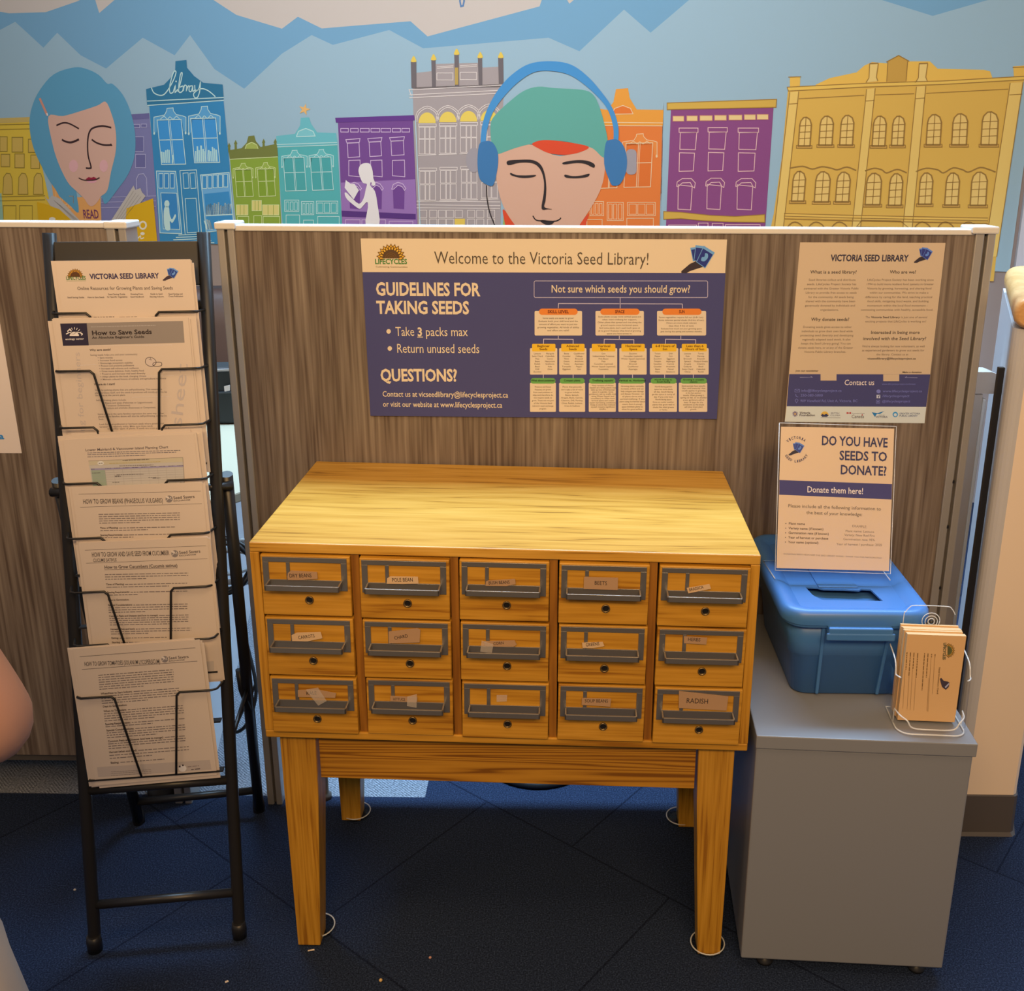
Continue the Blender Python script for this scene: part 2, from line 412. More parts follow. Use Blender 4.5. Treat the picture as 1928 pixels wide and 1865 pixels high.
    def scrib(s, x0, y0, x1, y1, h, col, lay=3):
        """a run of print too small to read: word-length strokes along a baseline"""
        L = math.hypot(x1-x0, y1-y0); t = 0.0
        while t < L:
            w = random.uniform(1.6, 6.5)*h; e = min(L, t+w)
            a, b = t/L, e/L
            p, q = (x0+(x1-x0)*a, y0+(y1-y0)*a), (x0+(x1-x0)*b, y0+(y1-y0)*b)
            s.line([p, q], h, col, lay); t = e+h*0.9
    def build(s, name, parent=None): return s.b.build(name, parent)
# ------------------------------------------------------------------ floor and walls
b = MB()
b.add([(-5, -4, 0), (5, -4, 0), (5, 0.490, 0), (-5, 0.490, 0)], [(0, 1, 2, 3)], CARPET)
b.add([(-5, 0.490, 0), (-0.22, 0.490, 0), (-0.22, 5, 0), (-5, 5, 0)], [(0, 1, 2, 3)], HERRING)
b.add([(-0.22, 0.490, 0), (5, 0.490, 0), (5, 5, 0), (-0.22, 5, 0)], [(0, 1, 2, 3)], CARPET)
b.flat = True
struct(b.build('floor'))

# back wall runs slightly askew behind the partitions
WA, WB = Vector((-1.66, 3.60, 0)), Vector((1.87, 2.60, 0))
WU = (WB-WA).normalized(); WN = Vector((WU.y, -WU.x, 0))          # WN points into the room
wl, wr = WA-WU*2.5, WB+WU*2.2
b = MB(); b.prism([wl, wr, wr+Vector((0, 0, 2.9)), wl+Vector((0, 0, 2.9))], -WN*0.12, WALLGREY)
struct(b.build('wall_back'))
# ------------------------------------------------------------------ the mural (a flat wall covering)
mu = Sheet(WA+WN*0.004, WU, (0, 0, 1), (0.85, 0.775, 0.72), eps=0.0005)
Z1, Z2, Z3 = (0, 0, 2.9212), (600, 0, 2.9212), (1228, 0, 2.7543)
zb = on_plane(1885, 511, mu.O, mu.n).z
cream, mid, pale = (196, 184, 172), (116, 160, 186), (152, 179, 190)
mu.floor_b = zb
def mq(x, z): return Vector((x, z))
xr = mu.at(1913, 420)[0]; xl = mu.at(-160, 300)[0]
mu.shape([mq(xl, zb), mq(xr, zb), mq(xr, 2.8), mq(xl, 2.8)], cream, 0)
mu.view(0, 0, 1)
up = [(-160, 30), (0, 22), (17, 25), (86, 23), (147, 2), (175, -14), (187, 24.6), (218, -2), (260, -60), (370, -40), (402, 0), (445, 28), (531, 54), (561, 31.5), (606, 53.6), (660, 49),
      (773, 40), (805, 68.5), (1016, 12), (1030, -30), (1062, -10), (1072, 7), (1090, -8), (1250, -80), (1420, -160), (1600, -60), (1760, -120), (1960, -90)]
base = [mq(xr, zb), mq(xl, zb)]
upq = [mu.at(*p) for p in up]; upq[0].x = xl; upq[-1].x = xr
mu.shape(upq+base, mid, 1)
lo = [(-160, 80), (0, 56.5), (29, 41), (82, 89.7), (108, 61.6), (152, 104), (200, 129), (269, 71), (329, 104), (358, 66), (404, 130), (460, 167), (531, 101), (587, 66), (627, 84.5),
      (733, 56.5), (797, 91), (1033, 71), (1091, 96.5), (1175, 18), (1225, 61.6), (1260, 32), (1302, -4), (1420, -90), (1550, -40), (1660, 0), (1756, 30), (1860, 0), (1890, -16), (1920, -6), (1960, 20)]
loq = [mu.at(*p) for p in lo]; loq[0].x = xl; loq[-1].x = xr
mu.shape(loq+base, pale, 2)
mu.line([(867, -10), (866, 2), (868, 12), (872, 11), (874, 2), (872, -10)], 3, (90, 125, 165), 2)
LW = (190, 218, 224)
# yellow terrace, far left
mu.view(*Z1)
mu.poly([(-470, 690), (0, 650), (172, 643), (300, 1222), (440, 1340), (-470, 1340)], (218, 184, 66), 3)
mu.poly([(-470, 690), (0, 650), (172, 643), (176, 670), (0, 678), (-470, 720)], (198, 170, 96), 4)
DY = (150, 128, 52)
for x0 in (-330, -240, -150, -60):
    mu.box(x0, 750, x0+62, 832, 3, DY, 6); mu.rect(x0, 750, x0+62, 832, (206, 172, 84), 5)
for x0, y0, x1, y1 in ((-8, 752, 42, 832), (68, 755, 128, 836), (158, 765, 205, 838), (8, 848, 56, 916), (84, 846, 136, 922), (172, 852, 220, 926)):
    mu.rect(x0, y0, x1, y1, (206, 172, 84), 5); mu.box(x0, y0, x1, y1, 3.5, DY, 6)
for x0 in (18, 102, 186):
    a = [(x0, 1068), (x0+4, 975), (x0+20, 952), (x0+40, 955), (x0+50, 980), (x0+54, 1068)]
    mu.poly(a, (206, 172, 84), 5); mu.line(a, 3.5, DY, 6, True)
for y in (686, 712, 1082, 1104): mu.line([(-470, y+8), (0, y), (250, y-6)], 3, DY, 6)
for x0 in (20, 110): mu.box(x0, 1130, x0+70, 1222, 3, DY, 6)
mu.poly([(-20, 1080), (10, 1060), (22, 1222), (-20, 1222)], (150, 185, 160), 6)
# slate blue house behind the reader
mu.poly([(700, 630), (822, 622), (892, 1340), (540, 1340), (560, 1080)], (124, 122, 162), 3)
mu.poly([(700, 630), (822, 622), (823, 652), (700, 660)], (106, 102, 146), 4)
for q in ((732, 684, 770, 702), (778, 682, 808, 700), (738, 752, 792, 832), (748, 848, 802, 922)):
    mu.rect(*q, (106, 104, 148), 5); mu.box(*q, 3, (172, 168, 196), 6)
mu.line([(755, 1078), (752, 985), (765, 958), (792, 955), (808, 980), (812, 1078)], 4, (172, 168, 196), 6)
for y in (1085, 1112, 1142): mu.line([(556, y), (860, y-8)], 3, (166, 162, 192), 6)
# blue library
mu.poly([(823, 578), (1231, 548), (1262, 880), (1290, 1240), (1315, 1356), (885, 1356)], (58, 132, 176), 7)
mu.poly([(806, 490), (905, 466), (940, 430), (966, 392), (968, 336), (1028, 330), (1031, 372), (1070, 418), (1120, 455), (1227, 465), (1233, 545), (812, 578)], (52, 116, 148), 8)
mu.line([(812, 556), (1234, 536)], 4, LW, 9); mu.line([(814, 580), (1234, 552)], 4, LW, 9)
mu.line([(836, 482), (850, 510), (880, 524), (905, 520), (930, 490), (958, 440), (972, 398), (962, 392), (950, 420), (936, 480), (940, 512), (956, 508)], 5, LW, 10, smooth=4)
mu.line([(956, 508), (968, 470), (966, 508), (982, 490)], 5, LW, 10, smooth=3); mu.ell(972, 448, 4, 5, LW, 10)
mu.line([(982, 505), (1000, 440), (1006, 402), (996, 410), (986, 480), (990, 508), (1008, 500), (1010, 474), (994, 480)], 5, LW, 10, smooth=4)
mu.line([(1012, 500), (1018, 470), (1030, 474), (1028, 500), (1036, 478), (1044, 470)], 5, LW, 10, smooth=3)
mu.line([(1062, 472), (1046, 476), (1044, 500), (1056, 502), (1064, 474), (1064, 502), (1076, 494)], 5, LW, 10, smooth=3)
mu.line([(1074, 468), (1078, 496), (1096, 490), (1106, 450), (1102, 500), (1090, 535), (1074, 536), (1070, 512), (1110, 488), (1150, 500), (1188, 532)], 5, LW, 10, smooth=4)
def pediment(x0, x1, y, h, col, fill, scl=1.0, lay=9):
    m = (x0+x1)/2; w = x1-x0
    a = [(x0, y+h), (x0, y+h*0.28), (x0+w*0.13, y+h*0.24), (m-w*0.17, y+h*0.18), (m-w*0.1, y-h*0.02), (m-w*0.09, y-h*0.14), (m+w*0.1, y-h*0.16), (m+w*0.11, y-h*0.02), (m+w*0.2, y+h*0.16), (x1-w*0.1, y+h*0.22), (x1, y+h*0.28), (x1, y+h*0.98)]
    inner = [(x1-w*0.08, y+h*0.95), (x1-w*0.12, y+h*0.42), (x0+w*0.12, y+h*0.45), (x0+w*0.08, y+h)]
    mu.poly(a+inner, fill, lay); mu.line(a, 3.4*scl, col, lay+1)
    mu.line([(x0+w*0.2, y+h*0.38), (m-w*0.18, y+h*0.24), (m-w*0.08, y+h*0.38), (m, y+h*0.26), (m+w*0.1, y+h*0.38), (m+w*0.2, y+h*0.24), (x1-w*0.2, y+h*0.36)], 3*scl, col, lay+1, smooth=3)
    mu.ell(x0+w*0.01, y+h*1.04, w*0.03, w*0.05, col, lay+1, 8); mu.ell(x1-w*0.01, y+h*1.02, w*0.03, w*0.05, col, lay+1, 8)
pediment(850, 1026, 612, 116, LW, (92, 158, 198)); pediment(1040, 1214, 604, 126, LW, (92, 158, 198))
def twin(x0, y0, x1, y1, dx, col, fill, w=4, lay=9):
    P = lambda fx, fy: (x0+(x1-x0)*fx+dx*fy, y0+(y1-y0)*fy-3*fx)
    mu.poly([P(0, 0), P(1, 0), P(1, 1), P(0, 1)], fill, lay)
    mu.line([P(0, 0), P(1, 0), P(1, 1), P(0, 1)], w, col, lay+2, True)
    mu.line([P(0.47, 0), P(0.47, 1)], w, col, lay+2); mu.line([P(0, 0.45), P(1, 0.45)], w, col, lay+2)
    mu.line([P(0.53, 0), P(0.53, 1)], w*0.7, col, lay+2)
twin(868, 660, 1000, 905, 25, LW, (66, 146, 202)); twin(1052, 652, 1190, 895, 22, LW, (66, 146, 202))
def books(x0, x1, y, h, lean, col, lay=10):
    x = x0
    while x < x1-5:
        w = random.uniform(6, 11); t = h*random.uniform(0.62, 1.0)
        mu.poly([(x, y), (min(x1, x+w), y), (min(x1, x+w)+lean, y-t), (x+lean, y-t)], col, lay); x += w+2.5
books(892, 945, 896, 92, -3, (178, 214, 230)); books(1078, 1135, 890, 92, -2, (178, 214, 230)); books(1150, 1208, 888, 86, -4, (178, 214, 230)); books(948, 960, 896, 70, 3, (178, 214, 230))
mu.poly([(864, 940), (970, 942), (1004, 1284), (884, 1280)], (94, 158, 200), 9); mu.line([(864, 940), (970, 942), (1004, 1284), (884, 1280)], 4, LW, 11, True)
mu.poly([(888, 1060), (976, 1062), (992, 1262), (902, 1258)], (60, 132, 186), 10)
for x0 in (878, 908, 940): mu.rect(x0, 954, x0+22, 1034, (60, 132, 186), 10); mu.box(x0, 954, x0+22, 1034, 3.2, LW, 11)
mu.line([(888, 1060), (976, 1062), (992, 1262), (902, 1258)], 3.2, LW, 11, True)
mu.ell(922, 1120, 14, 20, LW, 12); mu.blob([(910, 1138), (932, 1138), (938, 1180), (950, 1205), (966, 1178), (972, 1190), (952, 1225), (938, 1215), (940, 1262), (912, 1258), (904, 1190)], LW, 12)
mu.line([(993, 938), (1084, 934), (1112, 1284)], 4, LW, 11); mu.line([(993, 938), (1022, 1288)], 4, LW, 11)
for x0 in (1010, 1048): mu.line([(x0, 952), (x0+28, 950), (x0+34, 1034), (x0+6, 1036)], 3.2, LW, 11, True)
mu.line([(1022, 1092), (1082, 1090), (1096, 1276), (1034, 1280)], 3.6, LW, 11, True)
mu.poly([(1106, 962), (1264, 948), (1292, 1256), (1138, 1276)], (110, 168, 206), 9)
mu.poly([(1126, 1066), (1262, 1052), (1286, 1244), (1144, 1262)], (62, 138, 188), 10)
for k in range(5): mu.rect(1118+29*k, 966-2*k, 1140+29*k, 1036-2*k, (62, 138, 188), 10); mu.box(1118+29*k, 966-2*k, 1140+29*k, 1036-2*k, 3.2, LW, 11)
books(1134, 1280, 1182, 74, 3, (196, 218, 226)); mu.line([(1134, 1186), (1284, 1178)], 5, LW, 11); books(1140, 1180, 1262, 66, -16, (196, 218, 226)); books(1200, 1275, 1240, 30, 1, (150, 196, 222))
mu.line([(1106, 962), (1264, 948), (1292, 1256), (1138, 1276)], 4, LW, 11, True)
for k in range(5): mu.line([(985-14*k, 1292+13*k), (1118+16*k, 1286+12*k)], 4, LW, 11)
# reader with blue bob
mu.poly([(285, 1000), (350, 1040), (430, 1085), (555, 1075), (566, 1340), (440, 1340), (310, 1190)], (224, 160, 92), 6)
for x in (310, 345, 380): mu.box(x, 1050+(x-310)*0.4, x+26, 1110+(x-310)*0.4, 3, (232, 186, 128), 7)
HAIR = (93, 153, 180)
mu.blob([(410, 371), (480, 380), (545, 412), (592, 460), (622, 462), (678, 522), (722, 620), (746, 740), (742, 860), (706, 960), (650, 1040), (585, 1120), (560, 1080), (500, 1000), (420, 1000), (436, 1165), (380, 1120), (300, 1030), (240, 930), (186, 810), (165, 690), (178, 590), (222, 495), (300, 408)], HAIR, 7)
mu.poly([(285, 1000), (340, 1010), (440, 1170), (400, 1140), (330, 1080)], HAIR, 8)
mu.poly(Sheet.spline([(270, 640), (350, 638), (450, 610), (540, 580), (585, 560), (618, 630), (640, 720), (640, 830), (614, 945), (594, 1045), (560, 1078), (546, 1100), (528, 1122), (506, 1134), (486, 1122), (466, 1092), (425, 1052), (375, 1000), (322, 890), (290, 780)], 4), (212, 168, 146), 9)
mu.line([(222, 540), (264, 634)], 12, (206, 140, 118), 10); mu.line([(262, 622), (266, 636)], 7, (230, 222, 210), 11)
INKB = (62, 42, 42)
mu.line([(314, 690), (350, 676), (386, 680), (438, 708)], 7, INKB, 10, smooth=4)
mu.line([(344, 768), (370, 780), (400, 782), (438, 766)], 9, INKB, 10, smooth=4)
mu.line([(616, 702), (570, 693), (526, 700), (500, 718), (487, 765), (488, 850), (504, 915), (498, 925), (476, 924)], 8, INKB, 10, smooth=4)
mu.line([(508, 767), (535, 785), (575, 797), (618, 797)], 8, INKB, 10, smooth=4); mu.line([(612, 790), (620, 802)], 5, INKB, 10)
mu.ell(408, 912, 25, 34, (222, 168, 164), 10); mu.ell(574, 912, 23, 34, (222, 168, 164), 10)
mu.line([(437, 978), (468, 990), (524, 989), (552, 976)], 5, INKB, 12, smooth=4)
mu.poly([(474, 986), (492, 973), (506, 977), (520, 972), (542, 985), (510, 994)], (150, 38, 60), 11); mu.ell(508, 996, 28, 10, (224, 160, 166), 10)
mu.text('READ', 463, 1200, 549, 1200, 48, (112, 58, 92), 0.015, 9)
PG = (188, 178, 166)
mu.poly([(248, 1078), (268, 1098), (290, 1074), (330, 1090), (452, 1222), (410, 1222), (280, 1130)], PG, 10)
mu.poly([(616, 1210), (700, 1080), (738, 1020), (748, 1044), (776, 1034), (784, 1056), (804, 1078), (694, 1222), (640, 1222)], PG, 10)
for k in range(4): mu.line([(300+10*k, 1100+8*k), (420+6*k, 1215)], 2.2, (160, 150, 138), 11); mu.line([(640+14*k, 1206), (738+14*k, 1050+10*k)], 2.2, (160, 150, 138), 11)
mu.poly([(208, 1110), (250, 1120), (330, 1150), (452, 1260), (452, 1340), (226, 1340)], (216, 168, 30), 11)
mu.poly([(694, 1222), (700, 1145), (846, 1090), (870, 1340), (640, 1340), (610, 1260)], (216, 168, 30), 11)
W2 = (238, 226, 196)
mu.ell(790, 1238, 22, 25, W2, 12); mu.ell(790, 1238, 13, 15, (216, 168, 30), 13); mu.ell(788, 1284, 12, 9, W2, 12); mu.ell(292, 1205, 18, 12, W2, 12)
mu.line([(720, 1310), (728, 1275), (738, 1272), (730, 1312), (752, 1290), (760, 1312), (776, 1296), (780, 1312), (796, 1306)], 5, W2, 12, smooth=3)
# small olive house
GL = (206, 216, 150)
mu.poly([(1266, 872), (1530, 860), (1552, 1300), (1306, 1300)], (136, 160, 60), 4)
mu.poly([(1258, 826), (1330, 815), (1358, 785), (1368, 748), (1400, 745), (1408, 775), (1435, 808), (1526, 790), (1532, 862), (1266, 874)], (116, 122, 62), 5)
mu.ell(1386, 818, 36, 36, (160, 172, 84), 6, 14, 0, 180); mu.line([(1350, 818), (1358, 796), (1386, 782), (1414, 796), (1422, 818)], 3, GL, 7)
for x, y in ((1262, 790), (1298, 775), (1452, 768), (1516, 768)): mu.poly([(x-6, y+48), (x-6, y+18), (x-10, y+16), (x, y-6), (x+9, y+14), (x+5, y+18), (x+7, y+48)], (116, 122, 62), 6)
mu.line([(1266, 876), (1530, 862)], 3.5, GL, 7)
pediment(1284, 1394, 908, 66, GL, (150, 172, 76), 0.8, 6); pediment(1408, 1516, 904, 68, GL, (150, 172, 76), 0.8, 6)
twin(1294, 932, 1384, 1082, 12, GL, (128, 154, 52), 3, 6); twin(1418, 930, 1508, 1080, 10, GL, (128, 154, 52), 3, 6)
YL = (212, 200, 120)
for q in ((1302, 1126, 1366, 1182), (1388, 1102, 1440, 1158), (1446, 1126, 1536, 1182)):
    mu.rect(*q, YL, 6); mu.box(*q, 3, GL, 7)
    for k in (1, 2): mu.line([(q[0]+(q[2]-q[0])*k/3, q[1]), (q[0]+(q[2]-q[0])*k/3, q[3])], 3, (150, 168, 72), 7)
for q in ((1308, 1190, 1370, 1300), (1398, 1186, 1442, 1300), (1450, 1190, 1540, 1300)): mu.box(*q, 3, GL, 7)
# teal house with star
TL = (186, 222, 214)
mu.poly([(1526, 800), (1856, 790), (1886, 1300), (1560, 1300)], (86, 170, 168), 5)
mu.poly([(1521, 748), (1624, 736), (1652, 690), (1656, 648), (1702, 645), (1712, 680), (1746, 728), (1850, 732), (1858, 792), (1526, 806)], (106, 180, 184), 6)
mu.ell(1684, 750, 52, 44, (124, 190, 192), 7, 14, 0, 180); mu.line([(1632, 752), (1644, 722), (1684, 706), (1724, 722), (1736, 748), (1632, 752)], 4, TL, 8)
mu.line([(1524, 795), (1856, 783)], 3.5, TL, 8); mu.line([(1526, 808), (1858, 796)], 3.5, TL, 8)
mu.poly([(1676+(34 if k % 2 == 0 else 13)*math.sin(math.pi*k/5+0.25), 602-(34 if k % 2 == 0 else 13)*math.cos(math.pi*k/5+0.25)) for k in range(10)], (226, 176, 108), 6)
pediment(1552, 1692, 838, 76, TL, (104, 182, 180), 0.9, 7); pediment(1702, 1836, 834, 78, TL, (104, 182, 180), 0.9, 7)
twin(1560, 868, 1674, 1050, 14, TL, (76, 160, 158), 3.4, 7); twin(1708, 866, 1822, 1046, 14, TL, (76, 160, 158), 3.4, 7)
for q in ((1568, 1100, 1646, 1162), (1660, 1108, 1728, 1180), (1742, 1106, 1860, 1174)):
    mu.box(*q, 3.2, TL, 8)
    for k in range(3): mu.box(q[0]+8+k*(q[2]-q[0]-8)/3, q[1]+10, q[0]+(k+1)*(q[2]-q[0]-8)/3, q[3]-6, 2.6, TL, 8)
for q in ((1576, 1182, 1650, 1300), (1672, 1210, 1726, 1300), (1750, 1190, 1868, 1300)): mu.box(*q, 3.2, TL, 8)
# violet house with white reader
mu.view(*Z2)
PL = (208, 180, 206)
mu.poly([(108, 672), (520, 662), (548, 1300), (134, 1300)], (116, 74, 136), 6)
mu.poly([(124, 1004), (532, 985), (546, 1300), (134, 1300)], (150, 112, 168), 7)
mu.poly([(93, 648), (527, 633), (530, 662), (97, 674)], (100, 60, 130), 8)
mu.poly([(128, 1158), (536, 1176), (536, 1206), (130, 1190)], (88, 54, 118), 9)
for x0, x1 in ((124, 166), (178, 220), (232, 280), (290, 338), (346, 398), (408, 452), (460, 502)): mu.box(x0, 706, x1, 726, 3.4, PL, 9)
for x0, x1 in ((160, 226), (280, 346), (400, 470)):
    d = (x0-160)*0.045
    mu.line([(x0-8, 768-d), (x1+4, 762-d), (x1, 782-d), (x0-2, 786-d)], 3.6, PL, 9, True)
    mu.line([(x0, 788-d), (x1-2, 784-d), (x1+2, 862-d), (x0+4, 866-d)], 3.6, PL, 9, True)
    mu.line([(x0+8, 882), (x1+4, 880), (x1+6, 972), (x0+8, 966)], 3.6, PL, 9, True)
    mu.poly([(x0+14, 1146), (x0+10, 1040), (x0+26, 1020), (x1-6, 1020), (x1+4, 1040), (x1+2, 1150)], (112, 70, 136), 8)
    mu.line([(x0+4, 1040), (x0+12, 1014), (x0+38, 1002), (x1-6, 1010), (x1+12, 1036), (x1+4, 1046), (x1-8, 1026), (x0+38, 1018), (x0+14, 1040)], 3.4, PL, 9, True)
for q in ((150, 1208, 230, 1300), (240, 1208, 370, 1300), (390, 1216, 520, 1300)): mu.box(*q, 3, PL, 9)
mu.line([(534, 660), (560, 1240)], 5, (176, 206, 222), 8)
WH = (240, 226, 212)
mu.blob([(258, 896), (286, 902), (300, 940), (304, 980), (316, 1012), (300, 1022), (292, 1000), (286, 1020), (312, 1050), (326, 1120), (336, 1240), (262, 1240), (274, 1140), (268, 1110), (236, 1144), (216, 1142), (160, 1096), (146, 1064), (154, 1058), (176, 1078), (224, 1120), (250, 1090), (262, 1040), (268, 1012), (248, 1006), (234, 982), (222, 940), (232, 908)], WH, 12, 3)
mu.poly([(152, 990), (182, 1012), (200, 1010), (224, 1046), (196, 1096), (146, 1032)], WH, 12)
# grey tower block
GR = (222, 210, 200)
mu.poly([(518, 480), (1024, 462), (1010, 640), (1000, 1300), (540, 1300)], (164, 152, 148), 4)
mu.poly([(540, 400), (620, 392), (640, 352), (875, 345), (905, 372), (1000, 366), (1010, 480), (530, 490)], (164, 152, 148), 4)
for x0, y0, x1, y1, w in ((508, 340, 540, 485, 15), (621, 330, 646, 478, 13), (747, 300, 774, 474, 13), (877, 318, 902, 468, 13), (988, 318, 1018, 462, 15)):
    mu.poly([(x0, y0), (x1-2, y0), (x1, y1), (x0+4, y1)], (110, 102, 102), 6); mu.blob([((x0+x1)/2-14, y0), ((x0+x1)/2-10, y0-18), ((x0+x1)/2, y0-32), ((x0+x1)/2+10, y0-18), ((x0+x1)/2+14, y0)], (222, 190, 84), 7)
mu.rect(751, 372, 769, 466, (180, 152, 84), 7)
mu.box(652, 402, 740, 440, 3.4, GR, 7); mu.box(780, 398, 870, 438, 3.4, GR, 7)
for y in (368, 376): mu.line([(652, y), (742, y-6)], 3, GR, 7); mu.line([(778, y-6), (872, y-12)], 3, GR, 7)
for y in (494, 522, 538): mu.line([(500, y), (1016, y-26)], 3.6, GR, 7)
mu.line([(498, 490), (512, 530)], 3.6, GR, 7)
for k, x0 in enumerate((548, 662, 776, 888)):
    y = 690-4*k
    mu.ell(x0+50, y-14, 47, 58, (226, 198, 92), 6, 16, 0, 180); mu.line([(x0-6, y-20), (x0+4, y-66), (x0+50, y-96), (x0+96, y-70), (x0+108, y-30)], 3.6, GR, 7, smooth=3); mu.line([(x0-14, y-20), (x0-4, y-74), (x0+50, y-106), (x0+104, y-76), (x0+114, y-30)], 3.4, GR, 7, smooth=3)
    mu.box(x0+4, y-8, x0+100, y+6, 3.2, GR, 7)
    for a, bb in ((6, 36), (40, 62), (66, 94)): mu.box(x0+a, y+10, x0+bb, y+72, 3, GR, 7); mu.box(x0+a, y+76, x0+bb, y+156, 3, GR, 7)
    mu.line([(x0, y+164), (x0+100, y+160)], 4, GR, 7)
    mu.box(x0+6, y+234, x0+102, y+248, 3.2, GR, 7)
    for a, bb in ((10, 38), (42, 62), (66, 96)): mu.box(x0+a, y+252, x0+bb, y+320, 3, GR, 7); mu.box(x0+a, y+326, x0+bb, y+410, 3, GR, 7)
    mu.line([(x0+4, y+418), (x0+102, y+416)], 4, GR, 7)
for y in (1106, 1126, 1142): mu.line([(540, y), (1000, y+4)], 3.2, GR, 7)
for x0 in (556, 612, 660, 704, 752, 820, 870, 930): mu.box(x0, 1156, x0+40, 1196, 3, GR, 7); mu.box(x0, 1204, x0+40, 1260, 3, GR, 7)
mu.rect(750, 1202, 806, 1300, (222, 190, 84), 8)
# orange house
OL = (244, 196, 150)
mu.poly([(1500, 640), (1892, 655), (1874, 1300), (1440, 1300)], (222, 122, 58), 4)
mu.poly([(1480, 590), (1590, 604), (1622, 560), (1636, 490), (1702, 485), (1712, 540), (1750, 602), (1897, 604), (1893, 690), (1480, 690)], (226, 152, 62), 5)
mu.ell(1674, 624, 56, 44, (222, 118, 52), 6, 14, 0, 180); mu.line([(1612, 626), (1630, 596), (1674, 580), (1716, 596), (1730, 626), (1612, 628)], 4, OL, 7)
mu.line([(1500, 672), (1894, 676)], 4, OL, 7); mu.line([(1500, 690), (1892, 692)], 4, OL, 7)
mu.view(600, 0, 2.9212); pediment(1672, 1862, 752, 104, OL, (226, 136, 66), 1, 6); twin(1692, 788, 1838, 1030, -12, OL, (216, 112, 50), 4, 6); twin(1560, 790, 1650, 1035, -8, OL, (216, 112, 50), 4, 6)
for q in ((1494, 1108, 1568, 1186), (1588, 1112, 1676, 1212), (1700, 1112, 1852, 1186)):
    mu.box(*q, 3.4, OL, 7)
    for k in range(3): mu.box(q[0]+8+k*(q[2]-q[0]-8)/3, q[1]+10, q[0]+(k+1)*(q[2]-q[0]-8)/3, q[3]-8, 3, OL, 7)
for q in ((1476, 1206, 1560, 1300), (1696, 1200, 1842, 1300)): mu.box(*q, 3.4, OL, 7)
# listener with headphones
mu.poly([(1020, 1160), (1060, 1230), (1060, 1290), (1010, 1290)], (150, 176, 96), 5)
RED = (216, 76, 46)
mu.poly(Sheet.spline([(1016, 1150), (1050, 1190), (1120, 1300), (1050, 1300), (1020, 1200)], 4), RED, 8); mu.poly([(1490, 1170), (1420, 1240), (1380, 1300), (1450, 1300)], RED, 8)
mu.blob([(985, 845), (1080, 815), (1170, 795), (1330, 860), (1480, 800), (1570, 860), (1572, 960), (1548, 1050), (1500, 1140), (1440, 1230), (1380, 1310), (1150, 1310), (1080, 1235), (1020, 1140), (985, 1020), (978, 930)], (212, 166, 138), 9)
mu.blob([(950, 770), (948, 680), (975, 630), (1050, 560), (1130, 500), (1210, 477), (1300, 485), (1450, 494), (1510, 520), (1546, 590), (1575, 690), (1592, 780), (1590, 860), (1560, 862), (1520, 824), (1480, 806), (1330, 775), (1180, 790), (1080, 815), (985, 848), (960, 830)], (98, 164, 148), 10)
mu.poly(Sheet.spline([(1176, 790), (1240, 770), (1360, 780), (1486, 806), (1440, 836), (1360, 851), (1270, 842), (1210, 815)], 4), RED, 11)
HB = (74, 142, 192)
out = [(892, 800), (900, 700), (930, 600), (985, 500), (1060, 415), (1160, 352), (1280, 337), (1390, 356), (1480, 420), (1560, 510), (1620, 600), (1650, 700), (1648, 790)]
inn = [(1622, 790), (1622, 700), (1590, 600), (1530, 525), (1450, 455), (1370, 408), (1270, 390), (1180, 400), (1090, 460), (1010, 545), (955, 630), (928, 720), (920, 800)]
mu.poly(Sheet.spline(out, 5, False)+Sheet.spline(inn, 5, False), HB, 12)
mu.ell(856, 880, 44, 68, (158, 150, 152), 9); mu.rr(1692, 820, 1750, 960, 24, (158, 150, 152), 11)
EC = (66, 118, 164)
mu.blob([(884, 800), (910, 778), (955, 780), (985, 830), (990, 890), (980, 960), (962, 1018), (935, 1018), (890, 985), (876, 900)], EC, 13)
mu.blob([(1580, 790), (1606, 768), (1650, 770), (1682, 810), (1698, 880), (1690, 950), (1660, 1010), (1620, 1020), (1600, 990), (1572, 900)], EC, 13)
IK = (52, 44, 44)
mu.poly(Sheet.spline([(1042, 884), (1110, 878), (1180, 880), (1224, 906), (1246, 960), (1254, 1030), (1250, 1100), (1244, 1138), (1286, 1150), (1262, 1150), (1228, 1146), (1240, 1060), (1240, 990), (1220, 930), (1180, 898), (1110, 894), (1046, 908)], 4), IK, 12)
mu.poly(Sheet.spline([(1348, 892), (1420, 880), (1480, 884), (1518, 902), (1514, 922), (1470, 902), (1420, 896), (1352, 904)], 4), IK, 12)
mu.poly(Sheet.spline([(1058, 950), (1090, 962), (1140, 964), (1196, 962), (1180, 974), (1120, 978), (1062, 964)], 4), IK, 12)
mu.poly(Sheet.spline([(1356, 960), (1400, 968), (1450, 964), (1490, 954), (1480, 972), (1420, 980), (1362, 976)], 4), IK, 12)
mu.line([(1180, 1186), (1200, 1210), (1250, 1214), (1300, 1216), (1326, 1206), (1334, 1196)], 6, IK, 12, smooth=4); mu.poly(Sheet.spline([(1218, 1212), (1250, 1210), (1275, 1218), (1300, 1212), (1285, 1232), (1250, 1234)], 4), IK, 12)
mu.line([(926, 1018), (928, 1090), (944, 1170), (970, 1236), (990, 1300)], 6, IK, 12, smooth=4)
